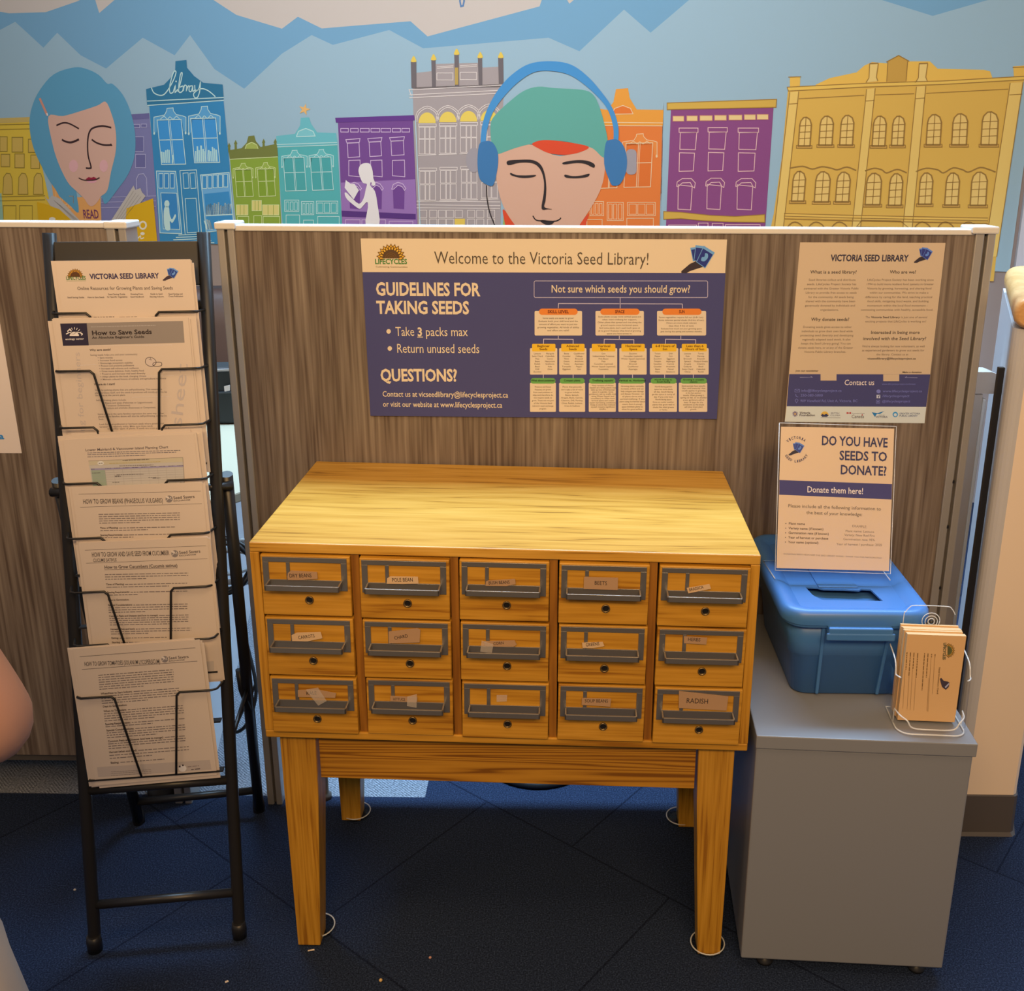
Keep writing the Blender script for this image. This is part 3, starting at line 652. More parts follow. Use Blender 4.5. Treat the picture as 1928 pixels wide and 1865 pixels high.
# plum house
mu.view(*Z3)
QL = (236, 184, 180)
mu.poly([(-10, 1180), (60, 530), (46, 1180)], (222, 122, 58), 2)
mu.poly([(98, 560), (630, 548), (606, 900), (578, 1300), (66, 1300)], (136, 74, 122), 4)
mu.poly([(78, 534), (645, 515), (642, 556), (78, 568)], (206, 166, 74), 6); mu.line([(78, 534), (645, 515), (642, 556), (78, 568)], 4, (160, 120, 56), 7, True)
mu.poly([(60, 1096), (150, 1100), (300, 1116), (430, 1122), (584, 1112), (584, 1152), (400, 1150), (250, 1142), (150, 1132), (60, 1136)], (206, 166, 74), 6); mu.line([(60, 1096), (150, 1100), (300, 1116), (430, 1122), (584, 1112), (584, 1152), (400, 1150), (250, 1142), (150, 1132), (60, 1136)], 3.6, (160, 120, 56), 7, True)
for x0, x1 in ((108, 165), (180, 235), (248, 312), (324, 385), (398, 466), (478, 536), (544, 602)): mu.rect(x0, 602-(x0-108)*0.02, x1, 628-(x0-108)*0.02, (238, 196, 134), 6); mu.box(x0, 602-(x0-108)*0.02, x1, 628-(x0-108)*0.02, 3, (200, 140, 110), 7)
for x0, x1, y in ((146, 234, 668), (296, 386, 666), (452, 548, 668)):
    mu.box(x0-6, y-4, x1+4, y+18, 3.6, QL, 7); mu.line([(x0, y+20), (x1-2, y+18), (x1-10, y+108), (x0-2, y+106)], 3.8, QL, 7, True)
    mu.line([(x0-4, y+124), (x1-14, y+126), (x1-20, y+218), (x0-6, y+220)], 3.8, QL, 7, True)
    mu.line([(x0-18, y+398-100), (x0-16, y+275), (x0+10, y+258), (x1-30, y+258), (x1-10, y+280), (x1-14, y+306), (x1-24, y+300), (x1-36, y+278), (x0+10, y+280), (x0-8, y+298)], 3.6, QL, 7, True)
    mu.line([(x0-10, y+290), (x1-26, y+298), (x1-34, y+420), (x0-12, y+416)], 3.8, QL, 7, True)
mu.box(86, 1166, 230, 1260, 3.4, QL, 7); mu.box(240, 1156, 290, 1260, 3.4, QL, 7); mu.box(312, 1158, 368, 1260, 3.4, QL, 7); mu.box(380, 1164, 560, 1260, 3.4, QL, 7)
# big ochre hall
mu.floor_b = zb-0.04
OC, LN, OW = (216, 172, 80), (152, 116, 58), (236, 190, 110)
mu.poly([(704, 468), (1930, 400), (1890, 640), (1800, 1180), (1770, 1460), (560, 1460), (630, 1110), (672, 820)], OC, 4)
mu.poly([(846, 440), (920, 405), (1060, 375), (1100, 340), (1140, 322), (1210, 328), (1330, 318), (1440, 318), (1480, 356), (1720, 362), (1752, 370), (1764, 404), (1700, 450), (900, 470)], (226, 180, 82), 3)
mu.poly([(714, 398), (768, 398), (766, 446), (714, 450)], (226, 180, 82), 4); mu.poly([(1872, 344), (1960, 338), (1960, 402), (1876, 404)], (226, 180, 82), 4)
mu.line([(706, 400), (772, 398)], 4, LN, 6); mu.line([(1868, 350), (1960, 346)], 4, LN, 6)
mu.poly([(700, 452), (1100, 430), (1500, 418), (1960, 394), (1960, 412), (1500, 436), (1100, 448), (704, 472)], (230, 186, 88), 5)
mu.line([(700, 452), (1100, 432), (1500, 420), (1960, 394)], 4, LN, 6); mu.line([(704, 472), (1100, 452), (1500, 438), (1960, 412)], 4, LN, 6); mu.line([(700, 452), (706, 472)], 4, LN, 6)
mu.poly([(1222, 318), (1278, 288), (1326, 316), (1316, 424), (1214, 424)], (196, 152, 70), 5); mu.line([(1214, 322), (1278, 288), (1332, 318)], 5, LN, 6); mu.line([(1222, 320), (1216, 424)], 4, LN, 6); mu.line([(1324, 318), (1316, 420)], 4, LN, 6)
for x in (1128, 1384):
    mu.poly([(x, 330), (x+44, 330), (x+36, 400), (x+40, 420), (x-16, 428), (x-4, 408)], (238, 194, 116), 6); mu.line([(x, 330), (x+44, 328)], 7, LN, 7); mu.line([(x, 330), (x-4, 404), (x-20, 428)], 4, LN, 7); mu.line([(x+44, 330), (x+34, 400), (x+42, 420)], 4, LN, 7)
for (xa, ya, xb, yb, w) in ((714, 478, 632, 1200, 46), (1112, 462, 1036, 1180, 44), (1370, 450, 1300, 1180, 48), (1856, 430, 1720, 1330, 66)):
    mu.poly([(xa, ya), (xa+w, ya-4), (xb+w, yb), (xb, yb)], (236, 190, 104), 6); mu.line([(xa, ya), (xb, yb)], 4, LN, 7); mu.line([(xa+w, ya-4), (xb+w, yb)], 4, LN, 7)
    mu.line([(xa-4, ya+62), (xa+w-4, ya+58)], 4, LN, 7)
for a, c in (((760, 512), (1100, 494)), ((1156, 492), (1358, 486)), ((1420, 484), (1846, 462))): mu.line([a, c], 4, LN, 6)
def arch(x, y, w, h, lean, sill, lay=7):
    P = lambda fx, fy: (x+w*fx-lean*fy, y+h*fy)
    a = [P(0, 1), P(0, 0.28), P(0.08, 0.12), P(0.3, 0.01), P(0.55, 0), P(0.85, 0.08), P(1, 0.25), P(1, 1)]
    mu.poly(a, OW, lay); mu.line(a, 7, LN, lay+1, True)
    mu.line([P(0.5, 0), P(0.5, 1)], 4, LN, lay+1)
    for f in (0.3, 0.52, 0.74): mu.line([P(0, f), P(1, f-0.02)], 4, LN, lay+1)
    if sill: mu.rect(x-lean-10, y+h-4, x+w-lean+10, y+h+10, (206, 160, 80), lay); mu.box(x-lean-10, y+h-4, x+w-lean+10, y+h+10, 3.6, LN, lay+1)
for x, y, w, h in ((768, 608, 60, 150), (874, 602, 68, 152), (982, 598, 66, 156), (1150, 602, 66, 156), (1250, 602, 62, 154), (1430, 594, 72, 158), (1562, 590, 76, 162), (1714, 580, 82, 172)): arch(x, y, w, h, 10, True)
for x, y, w, h in ((734, 888, 64, 156), (852, 890, 74, 158), (962, 892, 68, 156), (1116, 898, 76, 164), (1236, 900, 66, 166), (1392, 896, 66, 164), (1528, 896, 68, 168), (1660, 892, 80, 174)): arch(x, y, w, h, 12, True)
for pts in ([(712, 872), (780, 862), (830, 876), (880, 864), (930, 872), (960, 880), (1010, 866), (1058, 884)], [(1104, 886), (1150, 872), (1190, 880), (1216, 896), (1270, 878), (1320, 896)], [(1366, 890), (1420, 872), (1480, 880), (1510, 896), (1560, 870), (1610, 880), (1640, 892), (1700, 868), (1750, 880), (1780, 892)]): mu.line(pts, 7, LN, 6, smooth=4)
mu.poly([(684, 1106), (1040, 1118), (1740, 1132), (1736, 1150), (1040, 1138), (680, 1128)], (226, 182, 88), 7)
for dy in (0, 14, 28): mu.line([(684, 1106+dy), (1040, 1116+dy), (1740, 1130+dy)], 4, LN, 8)
for x in (700, 810, 930, 1360, 1480, 1600): mu.line([(x-20, 1260), (x, 1180), (x+40, 1150), (x+84, 1180), (x+100, 1260)], 6, LN, 8, smooth=3)
mu.line([(1088, 1140), (1288, 1146), (1330, 1180), (1060, 1174), (1088, 1140)], 4, LN, 8)
m_ = mu.build('mural')
tag(m_, 'cityscape wall mural of coloured houses, blue-haired reader and headphone listener above the partitions', 'mural', kind='thing')
# ------------------------------------------------------------------ cubicle partitions
PY = 0.462                                             # front face of the partitions
def post(name, x0, x1, parent, z0=0.0, z1=1.31):
    b = MB(); w = (x1-x0)
    b.box((x0, PY-0.006, z0), (x0+w*0.44, PY+0.05, z1), ALU); b.box((x0+w*0.60, PY-0.006, z0), (x1, PY+0.05, z1), ALU)
    b.box((x0+w*0.3, PY+0.004, z0), (x0+w*0.75, PY+0.046, z1), ALU_DARK)
    return b.build(name, parent, bevel=0.002)
def end_cap(x0, x1, parent):
    return MB().box((x0, PY-0.010, 1.308), (x1, PY+0.056, 1.322), CAPWHITE).build('end_cap', parent, bevel=0.003)
pt = thing('office_partition', 'long walnut-laminate office partition behind the wooden drawer cabinet', 'partition', (0.17, PY+0.025, 0))
MB().box((-0.547, PY, 0.19), (0.893, PY+0.044, 1.305), LAMINATE).build('panel', pt)
MB().box((-0.547, PY-0.003, 1.305), (0.893, PY+0.047, 1.316), CAPWHITE).build('top_trim', pt, bevel=0.002)
post('post', -0.581, -0.547, pt); post('post', 0.893, 0.932, pt)
end_cap(-0.584, -0.543, pt); end_cap(0.884, 0.936, pt)
MB().box((-0.547, PY+0.006, 0.175), (0.893, PY+0.040, 0.19), ALU_DARK).build('bottom_rail', pt)
for x in (-0.45, 0.80): MB().lathe([(0.012, 0.0), (0.012, 0.012), (0.006, 0.014), (0.006, 0.175)], (x, PY+0.022, 0), ALU_DARK, 12).build('levelling_foot', pt)
for z in (0.70, 0.80, 0.56): MB().box((0.908, PY-0.0075, z), (0.912, PY+0.001, z+0.006), BLACKPLASTIC).build('fixing_slot', pt)
pl = thing('office_partition', 'walnut-laminate office partition at far left behind the leaflet rack', 'partition', (-1.4, PY+0.025, 0))
MB().box((-2.3, PY, 0.123), (-0.797, PY+0.044, 1.309), LAMINATE).build('panel', pl)
MB().box((-2.3, PY-0.003, 1.309), (-0.797, PY+0.047, 1.320), CAPWHITE).build('top_trim', pl, bevel=0.002)
post('post', -0.797, -0.758, pl); end_cap(-0.80, -0.754, pl)
MB().box((-2.3, PY+0.006, 0.105), (-0.797, PY+0.040, 0.123), ALU_DARK).build('bottom_rail', pl)
MB().lathe([(0.030, 0.0), (0.034, 0.012), (0.034, 0.03), (0.016, 0.045), (0.008, 0.11)], (-0.835, PY+0.022, 0), BLACKPLASTIC, 14).build('levelling_foot', pl)
MB().lathe([(0.012, 0.0), (0.012, 0.012), (0.006, 0.014), (0.006, 0.105)], (-2.2, PY+0.022, 0), ALU_DARK, 12).build('levelling_foot', pl)

# ------------------------------------------------------------------ half wall at the right with its wooden rail (it runs away at an angle)
HD_ = Vector((0.36, 0.933, 0)).normalized()
far = HD_*0.62
cor = []
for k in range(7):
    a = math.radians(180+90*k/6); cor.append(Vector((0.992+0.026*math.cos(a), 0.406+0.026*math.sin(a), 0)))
foot_ = [Vector((0.992, 0.380, 0)), Vector((1.098, 0.380, 0)), Vector((1.106, 0.386, 0)), Vector((1.106, 0.386, 0))+far, Vector((0.992, 0.406, 0))+far]
b = MB(); b.prism(foot_, (0, 0, 1.135), WALLTAN); struct(b.build('wall_right'))
b = MB(); b.prism(cor+[Vector((0.9915, 0.406, 0))+far, Vector((0.966, 0.406, 0))+far], (0, 0, 1.135), mat('daylit_corner_tint', (0.50, 0.50, 0.53), 0.45)); struct(b.build('wall_corner_lit'))  # rounded wall corner; the cool light falling on it is put into its colour
q = cor+foot_[1:4]+[Vector((0.966, 0.406, 0))+far]; mid_ = Vector((1.04, 0.45, 0))
b = MB(); b.loft([[p+(p-mid_).normalized()*g+Vector((0, 0, z)) for p in q] for g, z in ((0.012, 0.0), (0.006, 0.008), (0.004, 0.10), (0.001, 0.102))], COVE, smooth=False)
struct(b.build('baseboard_right'))
b = MB(); b.prism([Vector((1.010, 0.383, 1.135)), Vector((1.104, 0.388, 1.135)), Vector((1.104, 0.388, 1.135))+far, Vector((1.010, 0.383, 1.135))+far], (0, 0, 0.052), mat('grey_sill', (0.42, 0.40, 0.41), 0.5))
struct(b.build('trim_1'))
b = MB(); side = Vector((HD_.y, -HD_.x, 0)); c0 = Vector((0.995, 0.364, 1.168)); rings = []
for d_, sc in ((0.0, 0.80), (0.004, 0.92), (0.012, 1.0), (0.56, 1.0), (0.575, 0.9)):
    ring = []
    for k in range(28):
        a = 2*math.pi*k/28; cx, cz = math.cos(a), math.sin(a)
        ring.append(c0+HD_*d_+side*(0.046*sc*math.copysign(abs(cx)**0.75, cx))+Vector((0, 0, 0.033*sc*math.copysign(abs(cz)**0.75, cz))))
    rings.append(ring)
b.loft(rings, RAILWOOD)
tag(b.build('handrail_cap'), 'rounded maple wood rail capping the beige half wall at the right edge', 'rail', kind='thing')
# counter end and painted shade in the gap between partition post and half wall
c_ = thing('counter_unit', "putty laminate counter end with rounded top edge behind the partition's right post", 'counter', (0.93, 0.75, 0))
prof = [(0.70, 0.955), (0.70, 1.005), (1.022, 1.005), (1.038, 0.999), (1.046, 0.984), (1.043, 0.966), (1.030, 0.957)]
BEIGELAM = mat('putty_laminate', (0.46, 0.41, 0.37), 0.5)
MB().prism([(x, 0.60, z) for x, z in prof], (0, 0.05, 0), BEIGELAM).build('countertop', c_)
MB().box((0.70, 0.602, 0.0), (1.010, 0.65, 0.955), BEIGELAM).build('side_panel', c_)
MB().box((1.0105, 0.600, 0.40), (1.0185, 0.64, 0.945), WHITEBLUE).build('edge_strip', c_, bevel=0.002)
k_ = MB().box((0.9415, 0.386, 0.0), (0.9535, 0.396, 1.06), BLACKPLASTIC)  # black strip added in place of the shade inside this gap
tag(k_.build('gap_shade_strip', bevel=0.001), 'narrow black upright strip standing in for the shade of the gap left of the beige half wall', 'strip', kind='thing')
# door frame standing at the far right end of the back wall
dm = mat('pale_door_paint', (0.62, 0.66, 0.74), 0.45); dg = mat('dark_door_glass', (0.07, 0.075, 0.085), 0.12)
def wallpt(a, z, off): return WA+WU*a+WN*off+Vector((0, 0, z))
a0 = (on_plane(1912, 492, WA+WN*0.03, WN)-WA).dot(WU)
b = MB()
for s0, s1, z0, z1 in ((a0, a0+0.055, 0, 2.15), (a0+0.80, a0+0.855, 0, 2.15), (a0, a0+0.855, 2.15, 2.21)):
    b.prism([wallpt(s0, z0, 0.0), wallpt(s1, z0, 0.0), wallpt(s1, z1, 0.0), wallpt(s0, z1, 0.0)], WN*0.05, dm)
struct(b.build('door_1'))
b = MB(); b.prism([wallpt(a0+0.056, 0.02, 0.004), wallpt(a0+0.799, 0.02, 0.004), wallpt(a0+0.799, 2.149, 0.004), wallpt(a0+0.056, 2.149, 0.004)], WN*0.02, dg)
p_ = b.build('door_panel', bpy.data.objects['door_1'])
# ------------------------------------------------------------------ card catalogue cabinet
TW, TD, ZT, ZB = 0.845, 0.450, 0.8309, 0.4624
RZ, TILT = -0.0137, 0.013
cc = thing('card_catalogue', 'honey oak card catalogue with fifteen small drawers on four tapered legs', 'cabinet', (0, 0.003, 0), RZ)
h = TW/2
def tip(p): return Vector((p[0], p[1], p[2]-TILT*p[0]))      # the old cabinet leans a few millimetres to the right
def tbuild(mb, name, parent, **k):
    mb.v = [tip(p) for p in mb.v]; return mb.build(name, parent, world=False, **k)
T = 0.0175
# carcass: mitred outer frame, back, dividers set slightly in
tbuild(MB().box((-h, 0, ZT-T), (h, TD, ZT), OAK_TOP), 'top_board', cc, bevel=0.002)
tbuild(MB().box((-h, 0, ZB), (h, TD, ZB+0.0145), OAK_X), 'bottom_board', cc, bevel=0.002)
for sx in (-1, 1): tbuild(MB().box((sx*h, 0, ZB+0.0145), (sx*(h-0.0155), TD, ZT-T), OAK_Z), 'side_board', cc, bevel=0.001)
tbuild(MB().box((-h+0.0155, TD-0.012, ZB+0.0145), (h-0.0155, TD, ZT-T), OAK_X), 'back_board', cc)
DW, GAP = 0.1505, 0.0149
X0 = -h+0.0162
cols = [X0+k*(DW+GAP) for k in range(5)]
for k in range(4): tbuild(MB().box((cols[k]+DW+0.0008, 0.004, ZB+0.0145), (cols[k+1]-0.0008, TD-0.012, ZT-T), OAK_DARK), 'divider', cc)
DH = (ZT-T-ZB-0.0145)/3
# drawers: one is built, the others are copies with copies of their fittings
def drawer_front():
    return MB().box((0.0006, -0.0055, 0.0006), (DW-0.0006, 0.016, DH-0.003), OAK_X)
def tray():
    b = MB(); hh = DH-0.003
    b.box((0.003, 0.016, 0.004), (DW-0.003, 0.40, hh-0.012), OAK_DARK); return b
def holder():
    """pewter label frame: top bar, two sides, slim mullion"""
    b = MB(); t = DH-0.0058; y0, y1 = -0.0072, -0.0052
    xa, xb = 0.0045, DW-0.0058
    b.box((xa, y0, t-0.0085), (xb, y1, t), PEWTER)
    b.box((xa, y0, t-0.0585), (xa+0.0098, y1, t-0.0085), PEWTER)
    b.box((xb-0.0098, y0, t-0.0585), (xb, y1, t-0.0085), PEWTER)
    b.box((xa+0.039, y0, t-0.0400), (xa+0.0452, y1, t-0.0085), PEWTER)
    b.box((xa+0.0098, y0, t-0.0585), (xb-0.0098, y1, t-0.0400), PEWTER)
    return b
def pull():
    """open tray-shaped finger pull standing out of the frame"""
    b = MB(); z1 = DH-0.0465; xa, xb = 0.0128, DW-0.0145; w = 0.0030; yb, yf = -0.0070, -0.0310; zh = 0.0098
    b.box((xa, yf, z1-zh), (xa+w, yb, z1), PEWTER); b.box((xb-w, yf, z1-zh), (xb, yb, z1), PEWTER)
    b.box((xa, yf, z1-zh), (xb, yf+w, z1), PEWTER)
    return b
def socket():
    b = MB(); M = Matrix.Rotation(math.radians(90), 4, 'X')
    b.lathe([(0.0072, 0.0), (0.0072, 0.0022), (0.0062, 0.0030), (0.0052, 0.0022), (0.0050, -0.001)], (0, 0, 0), BRASSRIM, 20, M)
    b.lathe([(0.0052, 0.0004), (0.0001, 0.0001)], (0, 0, 0), BLACKHOLE, 20, M)
    b.v = [p+Vector((0.0795, -0.0055, 0.0300)) for p in b.v]; return b
proto = None
DR = {}
for r in range(3):
    for c in range(5):
        z = ZT-T-(r+1)*DH+0.0004; x = cols[c]
        jit = random.Random(r*7+c); dy = jit.uniform(-0.0022, 0.0018); loc = tip((x, dy, z))
        if proto is None:
            o = drawer_front().build('drawer', cc, world=False, bevel=0.0016)
            fit = [tray().build('drawer_tray', o, world=False), holder().build('label_holder', o, world=False, bevel=0.0004, label='pewter label frame'), pull().build('pull', o, world=False, bevel=0.0007, label='pewter finger pull'), socket().build('rod_socket', o, world=False, label='round black rod hole')]
            proto = o
        else:
            o = proto.copy(); COL.objects.link(o); o.parent = cc
            for f in fit:
                g = f.copy(); COL.objects.link(g); g.parent = o
        o.location = loc; o.rotation_euler = (0, TILT, 0)
        DR[(r, c)] = o
# apron and legs (they stand square on the carpet)
LI = 0.017
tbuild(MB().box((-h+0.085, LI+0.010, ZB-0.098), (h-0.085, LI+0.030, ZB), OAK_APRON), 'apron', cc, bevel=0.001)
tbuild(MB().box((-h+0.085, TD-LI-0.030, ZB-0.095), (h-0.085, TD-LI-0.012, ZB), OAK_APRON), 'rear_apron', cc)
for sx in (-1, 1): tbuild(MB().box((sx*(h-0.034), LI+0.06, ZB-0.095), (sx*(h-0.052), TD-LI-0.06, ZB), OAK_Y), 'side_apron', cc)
def leg(sx, sy):
    b = MB(); xo = sx*(h-0.0205); yo = LI if sy < 0 else TD-LI
    rings = []
    for z, w, d in ((0.0035, 0.043, 0.044), (0.34, 0.060, 0.058), (ZB-TILT*sx*h, 0.062, 0.060)):
        q = 0.004 if z < 0.02 else 0.0
        rings.append([Vector((xo+sx*0.002*(1 if z > 0.3 else 0), yo, z)), Vector((xo-sx*w, yo, z)), Vector((xo-sx*w, yo-sy*d, z)), Vector((xo+sx*0.002*(1 if z > 0.3 else 0), yo-sy*d, z))])
    b.loft(rings, OAK_Z, smooth=False)
    b.build('leg', cc, world=False, bevel=0.002)
    return xo-sx*0.0215, yo-sy*0.022
CUPM = clear('clear_plastic_cup', (0.86, 0.86, 0.84), 0.9)
cups = {(-1, -1): 'front left', (1, -1): 'front right', (-1, 1): 'rear left', (1, 1): 'rear right'}
Mcc = root_matrix(cc)
for (sx, sy), nm in cups.items():
    x, y = leg(sx, sy)
    off = {(-1, -1): (0.006, 0.024), (-1, 1): (0.006, 0.006), (1, 1): (-0.014, 0.010), (1, -1): (0, 0.002)}[(sx, sy)]
    q = Mcc @ Vector((x+off[0], y+off[1], 0))
    t = thing('furniture_cup', 'clear plastic furniture cup under the %s leg of the oak catalogue' % nm, 'furniture cup', (q.x, q.y, 0))
    MB().lathe([(0.0, 0.0010), (0.029, 0.0010), (0.0315, 0.003), (0.0325, 0.0085), (0.0310, 0.0095), (0.0285, 0.0040), (0.024, 0.003), (0.0, 0.003)], (0, 0, 0), CUPM, 28).build('dish', t, world=False)
    MB().lathe([(0.0315, 0.0085), (0.0332, 0.0092), (0.0332, 0.0106), (0.0318, 0.0112), (0.0305, 0.0102), (0.0315, 0.0085)], (0, 0, 0), ACRYLIC_EDGE, 28, None, False).build('rim', t, world=False)

# hand-lettered scraps of kraft paper taped into the frames (corner pixels of each scrap measured on the drawer fronts)
def scrap(r, c, quad, word, wq, m, tape=None, wordcol=(48, 34, 28)):
    o = DR[(r, c)]; Mi = root_matrix(o).inverted()
    sh = Sheet(root_matrix(o) @ Vector((0, -0.0086, 0)), Matrix.Rotation(RZ, 3, 'Z') @ Vector((math.cos(TILT), 0, -math.sin(TILT))), (0, 0, 1), (0.9, 0.62, 0.38), eps=0.00018)
    qs = [sh.at(*p) for p in quad]
    if quad: 
        b = MB(); b.prism([sh.p3(q, 0) for q in qs], -sh.n*0.0006, m)
        n_ = 'paper_label'
    if word: sh.text(word, *wq, wordcol, 0.0, 2)
    for v, f, k, s_ in ((sh.b.v, sh.b.f, sh.b.m, sh.b.sm),):
        for fi, ff in enumerate(f): b.add([v[i] for i in ff], [tuple(range(len(ff)))], sh.b.mats[k[fi]])
    b.flat = True
    b.build('paper_label', o)
    if tape:
        t = MB(); s2 = Sheet(sh.O-Vector((0, 0.0012, 0)), sh.u, sh.v, sh.tint); t.prism([s2.p3(s2.at(*p), 0) for p in tape], Vector((0, 0.0002, 0)), TAPE); t.build('tape', o)
KR2 = mat('kraft_paper_light', (0.60, 0.43, 0.27), 0.85, spec=0.2)
scrap(0, 0, [(542, 1087), (543, 1078), (549, 1073), (598, 1075), (599, 1088), (566, 1091), (543, 1091)], 'DRY BEANS', (546, 1086, 588, 1085, 7), KRAFT)
scrap(0, 1, [(729, 1098), (730, 1088), (736, 1084), (788, 1084), (789, 1097), (760, 1098)], 'POLE BEAN', (739, 1094, 779, 1093, 7), KR2)
scrap(0, 2, [(915, 1102), (916, 1094), (920, 1092), (971, 1088), (972, 1098), (955, 1102)], 'BUSH BEANS', (921, 1099, 961, 1097, 6), KRAFT)
scrap(0, 3, [(1100, 1108), (1101, 1085), (1165, 1086), (1164, 1109)], 'BEETS', (1120, 1099, 1144, 1100, 7), KRAFT)
scrap(0, 4, [(1297, 1116), (1294, 1106), (1337, 1098), (1340, 1107)], 'BRASSICA', (1299, 1112, 1326, 1106, 5.5), KR2)
scrap(1, 0, [(551, 1206), (550, 1195), (560, 1190), (605, 1188), (608, 1200), (580, 1206)], 'CARROTS', (563, 1202, 594, 1198, 6), KR2)
scrap(1, 1, [(733, 1210), (733, 1188), (787, 1181), (793, 1184), (791, 1208)], 'CHARD', (744, 1203, 770, 1198, 6), KRAFT)
scrap(1, 2, [(915, 1216), (912, 1206), (970, 1204), (974, 1212), (968, 1216)], 'CORN', (930, 1213, 950, 1211, 5), KRAFT, tape=[(905, 1226), (908, 1205), (930, 1212), (927, 1228)])
scrap(1, 3, [(1098, 1219), (1097, 1209), (1136, 1207), (1139, 1215), (1118, 1219)], 'GREENS', (1104, 1216, 1130, 1213, 6), KR2)
scrap(1, 4, [(1289, 1210), (1289, 1197), (1333, 1199), (1331, 1212)], 'HERBS', (1296, 1205, 1320, 1206, 6), KRAFT)
scrap(2, 0, [(562, 1311), (562, 1298), (600, 1297), (634, 1303), (632, 1312)], 'KALE', (578, 1307, 598, 1306, 6.5), KRAFT, tape=[(577, 1297), (600, 1293), (616, 1318), (600, 1327), (588, 1312)])
scrap(2, 1, [(736, 1319), (736, 1309), (787, 1311), (786, 1321)], 'LETTUCE', (741, 1317, 764, 1318, 5), KRAFT, tape=[(768, 1310), (786, 1305), (785, 1331), (767, 1328)])
t_ = MB(); so = Sheet(root_matrix(DR[(2, 2)]) @ Vector((0, -0.0089, 0)), (1, 0, 0), (0, 0, 1), (1, 1, 1)); t_.prism([so.p3(so.at(*p), 0) for p in ((935, 1308), (955, 1308), (954, 1320), (935, 1321))], Vector((0, 0.0002, 0)), TAPE); t_.build('tape', DR[(2, 2)])
scrap(2, 3, [(1096, 1326), (1097, 1313), (1152, 1314), (1150, 1329)], 'SOUP BEANS', (1102, 1321, 1146, 1321, 6), KRAFT)
scrap(2, 4, [(1279, 1332), (1280, 1300), (1373, 1309), (1369, 1336)], 'RADISH', (1293, 1322, 1335, 1323, 9), KRAFT)
# ------------------------------------------------------------------ grey steel file cabinet
FX, FY, FZ, FW, FD = 0.4325, -0.0215, 0.500, 0.372, 0.475
fc = thing('file_cabinet', 'grey steel file cabinet standing right of the oak catalogue under the blue bin', 'cabinet', (FX, FY, 0), -0.052)
MB().box((0.0015, 0.004, 0.026), (FW-0.004, FD, FZ-0.026), GREYSTEEL).build('body', fc, world=False, bevel=0.003)
MB().box((0.0, 0.0, FZ-0.026), (FW, FD+0.002, FZ), GREYSTEEL).build('top', fc, world=False, bevel=0.0022)
for x, y in ((0.05, 0.03), (0.33, 0.03), (0.05, 0.44), (0.33, 0.44)):
    MB().lathe([(0.015, 0.0), (0.016, 0.006), (0.010, 0.010), (0.007, 0.026)], (x, y, 0), BLACKPLASTIC, 14).build('foot', fc, world=False)

# ------------------------------------------------------------------ blue donation tote on top of it
bi = thing('storage_bin', 'blue plastic storage bin with a slot cut in its lid, on the grey cabinet', 'storage bin', (0.622, 0.2655, FZ), -0.004)
b = MB(); N = 5
def ringb(hx, hy, r, z, y=0.0): return rrect(0, y, hx, hy, r, z, N)
out = [ringb(0.086, 0.138, 0.022, 0.0005), ringb(0.098, 0.150, 0.028, 0.004), ringb(0.108, 0.164, 0.030, 0.088), ringb(0.112, 0.167, 0.031, 0.090), ringb(0.117, 0.174, 0.033, 0.158)]
inn = [ringb(0.114, 0.171, 0.031, 0.158), ringb(0.096, 0.148, 0.026, 0.008)]
b.loft(out+inn, BLUE)
bin_body = b.build('body', bi, world=False)
for sx in (-0.055, 0.055):                  # moulded uprights on the front end
    b = MB(); b.loft([[Vector((sx-0.003, -0.150+0.003, 0.006)), Vector((sx+0.003, -0.150+0.003, 0.006)), Vector((sx+0.003, -0.158, 0.006)), Vector((sx-0.003, -0.158, 0.006))],
            [Vector((sx*1.06-0.0035, -0.170, 0.150)), Vector((sx*1.06+0.0035, -0.170, 0.150)), Vector((sx*1.06+0.0035, -0.179, 0.150)), Vector((sx*1.06-0.0035, -0.179, 0.150))]], BLUE, smooth=False)
    b.build('moulded_rib', bin_body, world=False, bevel=0.002)
b = MB()                                   # rim flange under the lid and the pull handles at both ends
b.loft([ringb(0.117, 0.174, 0.033, 0.150), ringb(0.128, 0.186, 0.040, 0.154), ringb(0.128, 0.186, 0.040, 0.160), ringb(0.116, 0.173, 0.032, 0.160)], BLUE)
b.build('rim', bin_body, world=False)
for sy in (-1, 1):
    MB().box((-0.056, sy*0.176, 0.146), (0.056, sy*(0.203 if sy < 0 else 0.190), 0.1615), BLUE).box((-0.060, sy*(0.199 if sy < 0 else 0.186), 0.138), (0.060, sy*(0.2045 if sy < 0 else 0.1905), 0.152), BLUE).build('handle', bi, world=False, bevel=0.004, seg=3)
b = MB()                                   # lid: skirt, raised border, sunk middle with a hand-cut slot
b.loft([ringb(0.1315, 0.1895, 0.043, 0.160), ringb(0.1325, 0.1905, 0.044, 0.168), ringb(0.131, 0.189, 0.043, 0.180), ringb(0.126, 0.184, 0.040, 0.1855), ringb(0.118, 0.176, 0.036, 0.1865), ringb(0.108, 0.166, 0.028, 0.1835), ringb(0.096, 0.154, 0.020, 0.1765)], BLUE, False, False)
outer = ringb(0.096, 0.154, 0.020, 0.1765)
hole = [Vector(p) for p in ((0.0600, -0.120, 0.1765), (0.0520, -0.070, 0.1765), (0.036, -0.068, 0.1765), (0.030, -0.074, 0.1765), (0.0, -0.071, 0.1765), (-0.036, -0.070, 0.1765), (-0.046, -0.064, 0.1765), (-0.068, -0.062, 0.1765), (-0.062, -0.098, 0.1765), (-0.050, -0.118, 0.1765))]
bm = bmesh.new()
ov = [bm.verts.new(p) for p in outer]; hv = [bm.verts.new(p) for p in hole]
